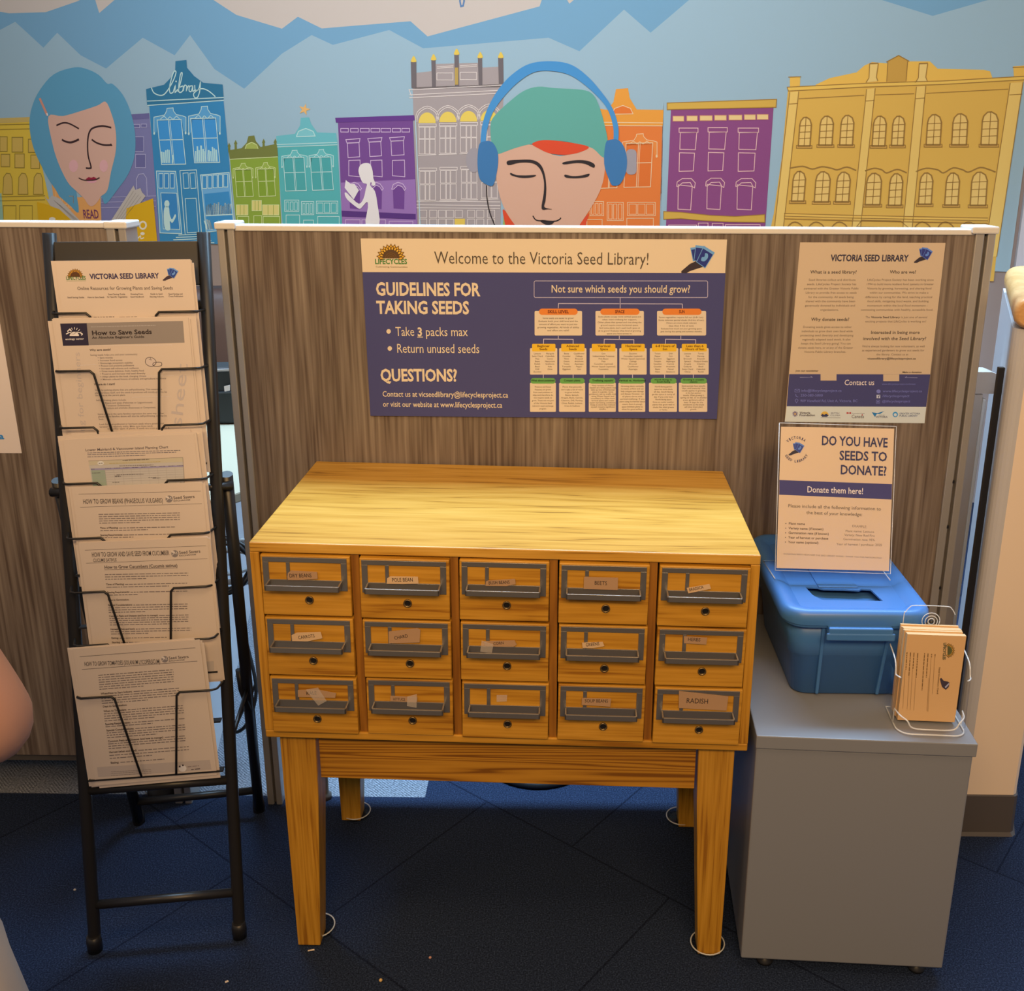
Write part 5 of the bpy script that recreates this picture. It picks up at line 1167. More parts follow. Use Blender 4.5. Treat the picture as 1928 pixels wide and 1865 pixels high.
# ---- print on the front card of the card stack
s = Sheet(Mch @ Vector((0, -0.0084, 0.006)), cu, (0, 0, 1), (1.0, 0.70, 0.40), eps=0.00012)
s.view(1640, 1120, 6.43)
K = (112, 74, 34)
sunflower(s, 926, 668, 88, (196, 132, 48), (90, 60, 30), (92, 84, 40), 3, 90, 9)
s.text('LIFECYCLES', 880, 574, 868, 780, 34, (70, 70, 40), 0.03)
for x0, y0, y1, w in ((436, 690, 900, 1), (478, 692, 975, 1), (520, 695, 890, 1), (566, 700, 1000, 1), (648, 702, 1150, 1), (690, 704, 996, 1), (734, 710, 756, 1), (776, 712, 752, 1)): s.scrib(x0, y0, x0-(y1-y0)*0.07, y1, 9, K)
s.text('Seed Donation Card', 822, 870, 796, 1195, 18, K, 0.015)
for x0, y0, y1 in ((412, 905, 1370), (460, 980, 1380), (502, 895, 1390), (540, 1005, 1390), (700, 1000, 1400), (726, 760, 1410), (770, 756, 1190)): s.line([(x0, y0), (x0-(y1-y0)*0.06, y1)], 3.5, (150, 104, 54), 3)
s.poly([(832, 1010), (850, 1000), (880, 1035), (930, 1045), (950, 1060), (940, 1110), (905, 1145), (860, 1110), (845, 1060)], (66, 48, 46), 3); s.poly([(890, 1110), (940, 1062), (950, 1072), (904, 1124)], (170, 150, 140), 4)
s.build('printed_face', co)
# ------------------------------------------------------------------ leaflet rack
RA = math.atan2(0.039, 0.263); RT = 0.14
RO = Vector((-0.6525, 0.0305, 0))
RU = Vector((math.cos(RA), math.sin(RA), 0)); RNB = Vector((-math.sin(RA), math.cos(RA), 0))
RV = Vector((0, 0, math.cos(RT)))+RNB*math.sin(RT); RN = RU.cross(RV)          # RN points at the reader
def R_(a, hh, off=0.0): return RO+RU*a+RV*hh+RN*off
def ctr_s(hh): return 0.0192*hh                                                 # the rack leans a little to the right
def half(hh): return 0.133-0.0049*hh
rk = thing('leaflet_rack', 'black folding metal leaflet rack leaning back beside the oak catalogue', 'leaflet rack', tuple(RO))
for sx in (-1, 1):
    MB().tube([R_(ctr_s(q)+sx*half(q), q) for q in (0.0, 0.02, 0.5, 1.0, 1.333)], [0.0118, 0.0112, 0.0112, 0.0112, 0.0112], BLACKMETAL, 16).build('upright', rk)
b = MB()
b.loft([[R_(ctr_s(1.318)-0.118, 1.318, 0.0105), R_(ctr_s(1.318)+0.118, 1.318, 0.0105), R_(ctr_s(1.318)+0.118, 1.318, -0.0085), R_(ctr_s(1.318)-0.118, 1.318, -0.0085)],
        [R_(ctr_s(1.250)-0.118, 1.243, 0.0105), R_(ctr_s(1.250)+0.118, 1.243, 0.0105), R_(ctr_s(1.250)+0.118, 1.243, -0.0085), R_(ctr_s(1.250)-0.118, 1.243, -0.0085)]], BLACKMETAL, smooth=False)
b.build('header_panel', rk, bevel=0.002)
def bar(hh, r=0.0085, off=0.0): MB().tube([R_(ctr_s(hh)-half(hh)+0.004, hh, off), R_(ctr_s(hh)+half(hh)-0.004, hh, off)], r, BLACKMETAL, 12).build('cross_bar', rk)
bar(1.209, 0.009, -0.004); bar(0.323, 0.0085); bar(0.093, 0.0085)
# eight pockets of bent wire, every one a ledge with a pair of front wires
HP = [1.198-0.0969*k for k in range(8)]
PHI = 0.0
def wf(hh, k):
    """forward offset of pocket k's wire front at rack height hh (the pocket stands nearly plumb on the leaning rack)"""
    return 0.022+math.tan(RT-0.004)*(hh-(HP[k]-0.168))
for k, ht in enumerate(HP):
    hb = ht-0.168; c0, c1 = ctr_s(ht), ctr_s(hb); o0, o1 = wf(ht, k), wf(hb, k)
    W = half(ht)-0.010
    b = MB()
    fil = 0.006
    L = [R_(c0-half(ht), ht+0.004, 0.0), R_(c0-W, ht, o0-0.006), R_(c0-W+0.008, ht, o0), R_(c0-0.062, ht, o0), R_(c0-0.056, ht-fil, o0-0.0008), R_(c1-0.024, hb, o1)]
    R2_ = [R_(c0+half(ht), ht+0.004, 0.0), R_(c0+W, ht, o0-0.006), R_(c0+W-0.008, ht, o0), R_(c0+0.056, ht, o0), R_(c0+0.0505, ht-fil, o0-0.0008), R_(c1+0.037, hb, o1)]
    for path, nm in ((L, 'pocket_wire'), (R2_, 'pocket_wire')): MB().tube(path, 0.0021, BLACKMETAL, 8).build(nm, rk)
    q = MB()
    q.prism([R_(c1-half(hb)+0.012, hb-0.004, 0.0), R_(c1+half(hb)-0.012, hb-0.004, 0.0), R_(c1+half(hb)-0.012, hb-0.004, o1-0.005), R_(c1-half(hb)+0.012, hb-0.004, o1-0.005)], RV*0.003, BLACKMETAL)
    q.build('pocket_ledge', rk)
# rear legs, hinges and stay
RL = [on_z(262, 1548, 0), on_z(488, 1525, 0)]
for sx, foot in ((-1, RL[0]), (1, RL[1])):
    hp = R_(ctr_s(0.905)+sx*(half(0.905)+0.016), 0.905, -0.012)
    MB().tube([hp, hp+(foot-hp)*0.5, foot+Vector((0, 0, 0.0))], 0.0112, BLACKMETAL, 14).build('rear_leg', rk)
    q0 = R_(ctr_s(0.89)+sx*(half(0.89)-0.008), 0.885, 0.004); q1 = R_(ctr_s(0.89)+sx*(half(0.89)+0.026), 0.885, -0.008)
    MB().tube([q0-RU*sx*0.012, q0, q1], [0.008, 0.006, 0.009], BLACKMETAL, 10).build('hinge_bolt', rk)
    m0 = hp+(foot-hp)*0.58; m1 = R_(ctr_s(0.42)+sx*(half(0.42)+0.009), 0.42, -0.004)
    MB().tube([m0, m1], 0.0042, BLACKMETAL, 8).build('folding_stay', rk)
    MB().tube([m0+RU*sx*(-0.014)+Vector((0, 0, 0.045)), m0+RU*sx*(-0.012), m0+Vector((0, 0, -0.05))], 0.007, BLACKMETAL, 8).build('hinge_plate', rk)
    MB().lathe([(0.013, 0.0), (0.0135, 0.012), (0.012, 0.03)], tuple(foot-Vector((0, 0, 0.0))), BLACKPLASTIC, 14).build('rubber_foot', rk)
    fo = R_(sx*0.133, 0.0); MB().lathe([(0.0132, 0.0), (0.0138, 0.02), (0.0122, 0.034)], (fo.x, fo.y, 0.0), BLACKPLASTIC, 14).build('rubber_foot', rk)
a_, c_2 = [R_(ctr_s(0.905)+sx*(half(0.905)+0.016), 0.905, -0.012) for sx in (-1, 1)]
MB().tube([a_+(RL[0]-a_)*0.925, c_2+(RL[1]-c_2)*0.925], 0.0085, BLACKMETAL, 12).build('rear_cross_bar', rk)

# leaflets: each pocket's pile is a thing, its front page printed
TP = (1.02, 0.70, 0.44)
PA, PB, PC = (0, 400, 3.856), (60, 800, 3.8854), (0, 1180, 2.7232)
def pile(k, name, label, tlx, tly, trx, try_, n=6, seed=1, curl=0.0, hgt=0.279, th=0.0006, fan=1.0, lift=0.0):
    """pile of letter paper in pocket k; returns the sheet of its front page"""
    hb = HP[k]-0.168
    P0 = R_(ctr_s(hb), hb, 0.016)
    v = (RV+RN*math.tan(RT-0.004)).normalized()
    s = Sheet(P0, RU, v, TP, eps=0.00010)
    A, B = s.at(tlx, tly), s.at(trx, try_)
    d = (B-A).normalized(); dn = Vector((d.y, -d.x)); w = 0.2159
    bot = min(0.0005, A.y-hgt)
    hh = hgt
    t = thing(name, label, 'leaflets', tuple(P0+s.u*((A.x+B.x)/2)), RA, 'leaflet piles in the rack')
    b = MB(); rr = random.Random(seed)
    mid = (A+B)/2; A0 = mid-d*w/2
    for i in range(n):
        j = rr.uniform(-1, 1)*0.0028*fan*min(i, 3); up = rr.uniform(-1.0, 0.15)*0.002*fan*min(i, 3)+(lift*i); rot = rr.uniform(-0.008, 0.008)*fan*(i > 0)
        dd = Vector((d.x-d.y*rot, d.y+d.x*rot)); nn = Vector((dd.y, -dd.x)); a = A0+d*j-dn*up
        q = [a, a+dd*w, a+dd*w+nn*hh, a+nn*hh]
        b.prism([s.p3(p, 0)-s.n*(th*i) for p in q], -s.n*th*0.86, PAPER)
    b.build('sheets', t)
    s.A0, s.d, s.dn = A0, d, dn
    s.shape([A0, A0+d*w, A0+d*w+dn*hh, A0+dn*hh], PAPER, 0.5)
    s.base = 0.0
    return t, s
INK1 = (92, 72, 62); INK2 = (132, 106, 90); INKG = (160, 132, 112)
# 1 online resources
t, s = pile(0, 'leaflet_pile', 'pile of online seed resource leaflets with sunflower logo in the topmost pocket', 107, 491, 356, 488, 5, 1)
s.view(*PA)
sunflower(s, 546, 466, 58, (206, 132, 48), (110, 66, 24), (92, 52, 30)); s.text('LIFECYCLES', 482, 488, 624, 485, 26, (78, 110, 50), 0.03); s.line([(482, 497), (624, 495)], 2, (130, 140, 80), 3)
s.text('VICTORIA SEED LIBRARY', 654, 482, 1154, 476, 40, (60, 46, 68), 0.028)
packets(s, 1182, 398, 112, (50, 62, 112), (110, 136, 176), (70, 48, 50))
s.text('Online Resources for Growing Plants and Saving Seeds', 562, 562, 1256, 558, 24, INK1)
for t2, x0, x1, y in (('Seed Saving Guide', 490, 612, 621), ('How to Save Seeds', 636, 758, 620), ('Seed Saving Guide', 786, 910, 598), ('for Specific Vegetables', 778, 926, 617), ('Growing From', 948, 1040, 597), ('Seed Handbook', 948, 1046, 616), ('Guide to Seed', 1092, 1180, 596), ('Starting Indoors', 1088, 1190, 615), ('Seed Saving and', 1224, 1326, 596), ('Cross Pollination', 1224, 1330, 613)): s.text(t2, x0, y, x1, y-1, 11, INK1, 0.01)
for x0, x1 in ((680, 830), (866, 998), (1064, 1140), (1204, 1324)): s.scrib(x0, 760, x1, 757, 7, INK2)
s.build('front_page', t)
# 2 how to save seeds
t, s = pile(1, 'leaflet_pile', "pile of 'How to Save Seeds' leaflets with grey banner in the second pocket", 107, 600, 349, 597, 9, 2, fan=1.5)
s.view(*PA)
s.poly([(437, 806), (1328, 786), (1340, 944), (458, 967)], (150, 122, 100), 2); s.poly([(437, 806), (630, 803), (645, 963), (458, 967)], (52, 40, 50), 3)
PW = (238, 200, 170)
s.ell(540, 895, 34, 30, PW, 4, 14, 0, 180); s.line([(490, 862), (508, 846), (520, 862)], 8, PW, 4); s.line([(480, 882), (510, 870), (530, 884), (560, 868), (598, 880), (590, 890)], 7, PW, 4, smooth=3)
for k in range(7): a = math.radians(20+23*k); s.line([(540+38*math.cos(a), 884-36*math.sin(a)), (540+54*math.cos(a), 884-52*math.sin(a))], 4, PW, 4)
s.text('ecology center', 476, 925, 610, 921, 13, PW, 0.015)
s.text('How to Save Seeds', 668, 890, 1104, 879, 34, (56, 40, 34), 0.025); s.text("An Absolute Beginner's Guide", 670, 916, 1048, 908, 18, (64, 48, 40), 0.022)
s.scrib(660, 830, 1130, 818, 4, (190, 160, 136))
s.text('Why save seeds?', 652, 1004, 806, 1000, 15, INK1, 0.018); s.text('Saving seeds helps you and your community:', 656, 1040, 1000, 1033, 13, INK2)
for k, (r, x1) in enumerate((('Save money', 820), ('Increase food access', 890), ('Encourage ecosystem stability', 964), ('Protect and preserve pollinators', 974), ('Increase self-reliance and resiliency', 1008), ('Grow more delicious, fresh, healthy food', 1046), ('Preserve and increase vital seed diversity', 1056), ('Adapt plants to the local, changing climate', 1062), ('Maintain cultural history of culinary and agricultural traditions', 1206))):
    y = 1059+19.6*k; x0 = 724+2.8*k; s.ell(x0-11, y-6, 3, 3, INK2, 4, 6); s.text(r, x0, y, x1, y-(x1-x0)*0.017, 12, INK2, 0.008)
s.blob([(1062, 1060), (1090, 1050), (1120, 1062), (1134, 1088), (1110, 1114), (1080, 1112), (1056, 1090)], (214, 172, 140), 3); s.line([(1062, 1060), (1090, 1050), (1120, 1062), (1134, 1088), (1110, 1114), (1080, 1112), (1056, 1090)], 4, INK1, 4, True, 3); s.line([(1120, 1088), (1168, 1086), (1172, 1110), (1130, 1116), (1110, 1106)], 4, INK1, 4, True, 3); s.line([(1090, 1050), (1098, 1070), (1080, 1062)], 3, INK1, 4)
s.text('Where do I start?', 684, 1254, 836, 1250, 15, INK1, 0.018)
for r, x0, y0, x1 in (('Start by picking plants that are self-pollinating. This means the', 690, 1294, 1178), ('plant fertilizes itself, and the seeds it produces will mostly grow to be', 690, 1314, 1212), ('the same as the parent plant.', 692, 1332, 912), ('Self-pollinating plants include:', 698, 1368, 918), ('Beans and peas (Fabaceae or Leguminosae)', 764, 1387, 1108), ('Tomatoes (Solanaceae)', 770, 1406, 946), ('Lettuce and artichoke (Asteraceae or Compositae)', 776, 1424, 1130), ('Some plants in the same families reproduce the same way. Other', 710, 1468, 1192), ('plants in the families above will also be self-pollinating, so may be', 714, 1486, 1212), ('best.', 718, 1504, 756), ('Look for open-pollinated or heirloom seeds where genetics and', 722, 1542, 1190), ('variation are relatively stable. Make sure those seeds', 722, 1560, 1110), ('with other types of plants. If seeds are cross-pollinated, it', 780, 1574, 1230)): s.text(r, x0, y0, x1, y0-(x1-x0)*0.015, 12, INK2, 0.004)
for y, x0, x1 in ((968, 640, 1250), (1110, 560, 700), (1190, 1000, 1260), (1340, 960, 1240)): s.scrib(x0, y, x1, y-8, 3, (226, 188, 160), 2)
s.text('Seed saving for beginners', 636, 1900, 578, 1010, 40, (196, 160, 134), -0.005, 3)
s.text('sheet', 1318, 1564, 1364, 1100, 84, (196, 160, 134), 0.0, 3)
s.build('front_page', t)
# 3 planting chart
t, s = pile(3, 'leaflet_pile', 'thick pile of regional planting chart leaflets with printed table in the fourth pocket', 109, 828, 374, 816, 12, 5, fan=1.6, lift=0.0009)
s.view(*PB)
s.text('Lower Mainland & Vancouver Island Planting Chart', 392, 190, 998, 168, 18, (96, 76, 70), 0.006)
for y, x1 in ((203, 1086), (216, 1056), (232, 830)): s.scrib(402+y*0.02, y, x1, y-(x1-400)*0.028, 5, (120, 100, 92))
s.poly([(414, 262), (1104, 236), (1118, 440), (448, 470)], (198, 168, 140), 2)
s.poly([(414, 262), (1104, 236), (1108, 268), (422, 294)], (202, 168, 126), 3); s.poly([(430, 318), (1110, 292), (1111, 304), (434, 330)], (158, 132, 140), 3)
s.poly([(434, 330), (534, 326), (550, 440), (450, 446)], (158, 152, 118), 3)
s.ell(504, 278, 24, 15, (226, 196, 166), 4); s.scrib(490, 280, 518, 278, 5, (120, 100, 80), 5); s.scrib(664, 258, 858, 250, 5, (110, 84, 70), 5); s.scrib(566, 280, 940, 266, 4, (190, 150, 90), 5); s.scrib(640, 298, 890, 290, 4, (110, 84, 70), 5)
for k in range(9): s.scrib(536+66*k, 316-2.4*k, 580+66*k, 314-2.4*k, 4, (110, 88, 92), 5)
for y, a, c in ((322, 434, 462), (350, 440, 502), (372, 606, 646), (376, 610, 652), (384, 852, 914), (388, 884, 940), (364, 620, 820), (420, 1084, 1120), (418, 590, 640)): s.scrib(a, y, c, y-(c-a)*0.03, 4, (112, 92, 80), 5)
for k in range(6): s.line([(432+3*k, 336+16*k), (1108+2*k, 308+17*k)], 1.6, (176, 148, 126), 4)
for k in range(10): s.line([(534+64*k, 325-2.3*k), (550+63*k, 440-2.3*k)], 1.6, (176, 148, 126), 4)
s.line([(414, 262), (1104, 236), (1118, 440)], 2.4, (120, 98, 84), 4)
s.build('front_page', t)
# 4-6 growing guides
def guide(k, label, tl, tr, V, title, sub, rule, mark, blocks, n, seed, extra=None, fan=1.0, tcap=34):
    t, s = pile(k, 'leaflet_pile', label, *tl, *tr, n, seed, fan=fan)
    s.view(*V)
    for a, c in rule: s.line([a, c], 2.6, (110, 88, 74), 3)
    s.text(title[0], *title[1], *title[2], tcap, (84, 66, 56), 0.004)
    if sub: s.text(sub[0], *sub[1], *sub[2], tcap*0.72, (84, 66, 56), 0.004, shear=0.2)
    mx, my, mw = mark
    sheaf(s, mx, my, mw, (140, 114, 96), (226, 186, 152))
    f = mw/52
    s.text('Seed Savers', mx+58*f, my+30*f-2, mx+214*f, my+22*f-5, 22*f, (88, 68, 58), 0.008); s.text('EXCHANGE', mx+58*f, my+47*f-2, mx+182*f, my+40*f-4, 10*f, (100, 80, 68), 0.012)
    for (x0, y0, x1, y1, hd, rows) in blocks:
        n_ = rows; 
        for i in range(n_):
            ya = y0+(y1-y0)*i/max(1, n_-1) if n_ > 1 else y0
            xe = x1 if i < n_-1 else x0+(x1-x0)*random.uniform(0.25, 0.8)
            xs = x0+(ya-y0)*0.09
            sl = -(xe-xs)*guide.slope
            st = xs
            if i == 0 and hd:
                w = len(hd)*guide.cw; s.text(hd, xs, ya, xs+w, ya-w*guide.slope, guide.cap, (84, 62, 52), 0.022); st = xs+w+6
            if st < xe-8: s.scrib(st, ya-3-(st-xs)*guide.slope, xe, ya-3+sl, guide.cap*0.5, (134, 106, 88))
    if extra: extra(s)
    s.build('front_page', t); return t
guide.slope = 0.02; guide.cw = 7.8; guide.cap = 13
guide(4, 'pile of bean growing leaflets headed HOW TO GROW BEANS in the fifth pocket', (133, 917), (381, 907), PB, ('HOW TO GROW BEANS (PHASEOLUS VULGARIS)', (376, 576), (960, 566)), None, [((342, 505), (1236, 482)), ((354, 600), (1244, 574))], (978, 514, 52),
      [(488, 656, 1082, 720, '', 5), (500, 758, 1046, 774, 'Time of Planting:', 2), (502, 810, 1040, 826, 'Spacing Requirements:', 2)], 5, 8)
def cuke(s):
    s.text('How to Grow Cucumbers (Cucumis sativus)', 532, 1050, 1066, 1036, 24, (84, 62, 54), 0.014); s.line([(532, 1057), (1066, 1043)], 2.5, (84, 62, 54), 4)
    s.poly([(1130, 1735), (1330, 1725), (1334, 1815), (1134, 1826)], (196, 160, 130), 3); s.ell(1262, 1782, 14, 12, (140, 110, 90), 4)
guide(5, 'pile of cucumber growing leaflets in the sixth pocket, its foot showing at right', (151, 1022), (387, 1011), PB, ('HOW TO GROW AND SAVE SEED FROM CUCUMBER', (440, 964), (1006, 950)), ('CUCUMIS SATIVUS', (448, 1000), (620, 996)), [((388, 914), (1274, 882)), ((398, 1010), (1284, 976))], (1020, 914, 52),
      [(534, 1096, 1144, 1130, '', 3), (544, 1170, 1136, 1188, 'Time of Planting:', 2), (552, 1228, 1140, 1246, 'Spacing Requirements:', 2), (556, 1284, 792, 1284, 'Time to Germination:', 1), (558, 1322, 1140, 1372, 'Special Considerations:', 4), (566, 1402, 1146, 1464, 'Common Pests and Diseases (and how to manage):', 5), (576, 1498, 1166, 1530, 'Harvest (when and how):', 3), (582, 1562, 1160, 1562, 'Eating:', 1), (586, 1594, 1160, 1610, 'Storing:', 2)], 7, 9, cuke)
guide.slope = 0.075; guide.cw = 6.2; guide.cap = 10
def toma(s):
    s.poly([(497, 718), (1076, 680), (1084, 730), (504, 768)], (196, 158, 128), 3)
    s.ell(936, 724, 20, 17, (236, 200, 170), 4); s.ell(922, 714, 5, 5, (80, 60, 52), 5, 8); s.ell(938, 708, 5, 5, (80, 60, 52), 5, 8)
    s.scrib(962, 716, 1020, 710, 5, (150, 116, 96), 5); s.scrib(980, 730, 1030, 725, 6, (110, 84, 70), 5)
    for y in (742, 750, 760): s.scrib(570, y, 775, y-12, 2.6, (140, 110, 90), 5)
guide(7, 'pile of tomato growing leaflets headed HOW TO GROW TOMATOES in the lowest pocket', (142, 1221), (371, 1204), PC, ('HOW TO GROW TOMATOES (SOLANUM LYCOPERSICUM)', (434, 200), (822, 186)), None, [((408, 152), (1002, 106)), ((420, 217), (1012, 174))], (828, 148, 34),
      [(504, 250, 890, 322, '', 7), (518, 346, 918, 394, 'When/How to Start Indoors:', 5), (528, 412, 930, 412, 'Days to Germination:', 1), (532, 436, 942, 484, 'When to Transplant:', 5), (540, 502, 946, 514, 'Spacing Requirements:', 2), (546, 534, 950, 570, 'Special Considerations:', 4), (554, 590, 952, 626, 'Common Pests and Diseases (and how to manage):', 4), (560, 646, 968, 676, 'Harvest (when and how):', 3), (568, 700, 968, 700, 'Eating:', 1)], 9, 11, toma, fan=1.3, tcap=22)
# ------------------------------------------------------------------ desk corner seen through the gap between the partitions
dk = thing('desk', 'cream-topped office desk seen through the gap behind the leaflet rack', 'desk', (-0.95, 0.9, 0))
top = [(-1.75, 1.62), (-0.92, 1.62), (-0.62, 0.80), (-0.617, 0.66), (-0.625, 0.60), (-0.65, 0.56), (-0.70, 0.53), (-1.75, 0.53)]
MB().prism([(x, y, 0.695) for x, y in top], (0, 0, 0.025), CREAM).build('desktop', dk, bevel=0.004)
MB().box((-1.60, 1.50, 0.15), (-0.97, 1.515, 0.695), WHITEBLUE).build('modesty_panel', dk)
MB().box((-1.74, 0.58, 0.0), (-1.715, 1.5, 0.695), WHITEBLUE).build('side_panel', dk)
MB().prism([(-0.775, 0.60, 0), (-0.755, 0.60, 0), (-0.93, 1.5, 0), (-0.95, 1.5, 0)], (0, 0, 0.695), WHITEBLUE).build('side_panel', dk)
pn = thing('pedestal_drawer', 'low white pedestal unit standing on the grey carpet under the cream desk', 'cabinet', (-0.85, 0.85, 0))
MB().prism([(-0.795, 0.655, 0.015), (-0.875, 1.10, 0.015), (-1.12, 1.10, 0.015), (-1.04, 0.655, 0.015)], (0, 0, 0.24), WHITEBLUE).build('body', pn, bevel=0.004)
for x, y in ((-0.83, 0.70), (-0.89, 1.05), (-1.02, 0.70), (-1.08, 1.05)): MB().lathe([(0.012, 0), (0.012, 0.015)], (x, y, 0), BLACKPLASTIC, 10).build('glide', pn)
bx_ = thing('office_machine', 'black office machine with a small white label on the cream desk', 'office machine', (-0.95, 1.3, 0.72))
MB().prism([(-1.30, 1.135, 0.722), (-0.80, 1.165, 0.722), (-0.80, 1.25, 0.722), (-1.30, 1.22, 0.722)], (0, 0, 0.16), BLACKPLASTIC).build('body', bx_, bevel=0.008)
MB().prism([(-1.295, 1.125, 0.862), (-0.80, 1.158, 0.874), (-0.80, 1.164, 0.874), (-1.295, 1.131, 0.862)], (0, 0, 0.006), mat('grey_plastic_trim', (0.35, 0.33, 0.32), 0.4)).build('trim_strip', bx_)
MB().prism([on_y(422, 727, 1.155), on_y(433, 724, 1.156), on_y(433, 735, 1.156), on_y(423, 737, 1.155)], (0, -0.001, 0), PAPER).build('label', bx_, label='small white label')
MB().prism([(-1.29, 1.125, 0.80), (-0.80, 1.156, 0.812), (-0.80, 1.164, 0.812), (-1.29, 1.135, 0.80)], (0, 0, 0.004), mat('dark_grey_plastic', (0.05, 0.05, 0.055), 0.35)).build('seam_ridge', bx_)
oc = thing('office_chair', 'dark brown leather office chair behind the black machine on the desk', 'chair', (-1.22, 2.30, 0), 0.2)
b = MB(); b.loft([[Vector((p.x, 0.02*math.sin(6*z)-abs(p.x)*0.16, z)) for p in ring] for z, ring in ((0.56, None), )] if 0 else [rrect(0, 0.02*k, hx, 0.045, 0.04, z, 4) for k, (hx, z) in enumerate(((0.20, 0.55), (0.25, 0.62), (0.26, 0.80), (0.23, 0.90), (0.16, 0.94)))], DARKBROWN); b.build('backrest', oc, world=False)
b = MB(); b.loft([rrect(0, -0.27, 0.24, 0.24, 0.08, z, 5) for z in (0.43, 0.45, 0.50, 0.52)], DARKBROWN); b.build('seat', oc, world=False)
MB().lathe([(0.03, 0.09), (0.03, 0.43)], (0, -0.25, 0), BLACKPLASTIC, 14).build('gas_lift', oc, world=False)
for k in range(5):
    a = 2*math.pi*k/5; e = Vector((0.28*math.cos(a), -0.25+0.28*math.sin(a), 0.075))
    MB().tube([(0, -0.25, 0.11), e], [0.022, 0.014], BLACKPLASTIC, 8).build('base_leg', oc, world=False)
    MB().lathe([(0.0, 0.0), (0.018, 0.01), (0.025, 0.028), (0.018, 0.048), (0.0, 0.06)], tuple(e-Vector((0, 0, 0.072))), BLACKPLASTIC, 12).build('caster', oc, world=False)
MB().tube([(0, 0.04, 0.58), (0, 0.05, 0.42), (0, -0.10, 0.40)], 0.02, BLACKPLASTIC, 8).build('back_bracket', oc, world=False)
lf = thing('lateral_file', 'cream lateral filing cabinet against the grey back wall', 'cabinet', (-1.9, 3.2, 0))
lu = WU; lp = WA+WN*0.45
def LF(a, d_, z): return lp+lu*a+WN*d_+Vector((0, 0, z))
zt_ = on_plane(400, 582, LF(0, 0, 0), WN).z
MB().prism([LF(-0.6, 0, 0), LF(0.75, 0, 0), LF(0.75, -0.42, 0), LF(-0.6, -0.42, 0)], (0, 0, zt_), CREAMSTEEL).build('body', lf, bevel=0.004)
MB().prism([LF(0.10, 0.012, zt_-0.30), LF(0.74, 0.012, zt_-0.30), LF(0.74, 0.001, zt_-0.30), LF(0.10, 0.001, zt_-0.30)], (0, 0, 0.25), CREAMSTEEL).build('drawer_front', lf, bevel=0.003)
MB().prism([LF(-0.59, 0.012, zt_-0.30), LF(0.08, 0.012, zt_-0.30), LF(0.08, 0.001, zt_-0.30), LF(-0.59, 0.001, zt_-0.30)], (0, 0, 0.25), CREAMSTEEL).build('drawer_front', lf, bevel=0.003)
# coils of cable hung under the desk corner
CBK, CWH = mat('black_cable_jacket', (0.012, 0.012, 0.014), 0.45), mat('white_cable_jacket', (0.55, 0.58, 0.60), 0.5)
def coil(name, label, cx, cy, cz, rx, rz, m, turns, seed, r=0.0042, tilt=0.5):
    rr = random.Random(seed); pts = []
    for k in range(turns*18):
        a = 2*math.pi*k/18; j = 1+0.10*math.sin(a*0.37+seed)
        pts.append(Vector((cx+rx*j*math.cos(a), cy+0.02*math.sin(a*1.3)+0.006*(k/18-turns/2), cz+rz*j*math.sin(a)+tilt*0.02*math.cos(a)+0.004*(k/18))))
    tag(MB().tube(pts, r, m, 8).build(name), label, 'cable', kind='thing')
coil('cable_coil', 'coil of black cable hanging below the cream desk corner', -0.690, 0.56, 0.545, 0.085, 0.070, CBK, 3, 2)
coil('cable_coil', 'coil of pale network cable looped through the black coil under the desk', -0.675, 0.625, 0.520, 0.080, 0.045, CWH, 5, 5, 0.0046)
pts = [(-0.70, 0.70, 0.40), (-0.665, 0.66, 0.30), (-0.64, 0.62, 0.20), (-0.665, 0.60, 0.12), (-0.70, 0.62, 0.10), (-0.63, 0.66, 0.23), (-0.56, 0.68, 0.27)]
q = []
for i in range(len(pts)-1):
    for k in range(5):
        t = k/5; P = [Vector(pts[max(0, min(len(pts)-1, i+j))]) for j in (-1, 0, 1, 2)]
        q.append(0.5*((2*P[1])+(-P[0]+P[2])*t+(2*P[0]-5*P[1]+4*P[2]-P[3])*t*t+(-P[0]+3*P[1]-3*P[2]+P[3])*t**3))
MB().tube(q, 0.0045, CBK, 8).build('loose_cable', bpy.data.objects['cable_coil'])
cs = thing('floor_stand', 'black round stand base showing below the apron behind the oak catalogue', 'stand', (0.043, 0.664, 0))
MB().lathe([(0.0, 0.001), (0.140, 0.001), (0.142, 0.006), (0.136, 0.014), (0.04, 0.022), (0.0, 0.024)], (0.043, 0.664, 0), BLACKPLASTIC, 40).build('base', cs)
MB().lathe([(0.016, 0.02), (0.016, 1.24), (0.010, 1.25)], (0.043, 0.664, 0), BLACKPLASTIC, 14).build('pole', cs)

# ------------------------------------------------------------------ specks dropped on the carpet
SEED = {}
def speck(name, label, px, py, w, l, ang, m, cat, flat=False):
    p = on_z(px, py, 0); b = MB()
    if flat: b.prism([Vector((p.x, p.y, 0.0005))+Vector((math.cos(ang)*a-math.sin(ang)*c, math.sin(ang)*a+math.cos(ang)*c, 0)) for a, c in ((-l, -w), (l, -w), (l*0.9, w), (-l, w*0.8))], (0, 0, 0.0012), m)
    else:
        M = Matrix.Rotation(ang, 4, 'Z') @ Matrix.Diagonal((l, w, w*0.9, 1)); b.lathe([(0.0, -1), (0.6, -0.8), (1.0, 0), (0.6, 0.8), (0.0, 1)], (p.x, p.y, w*0.9), m, 12, M)
    tag(b.build(name), label, cat, kind='thing')
SCR = mat('scrap_paper', (0.72, 0.62, 0.52), 0.8); SDY = mat('yellow_seed', (0.62, 0.42, 0.16), 0.6); SDP = mat('pink_seed', (0.50, 0.27, 0.22), 0.6); SDW = mat('pale_seed', (0.55, 0.50, 0.45), 0.6)
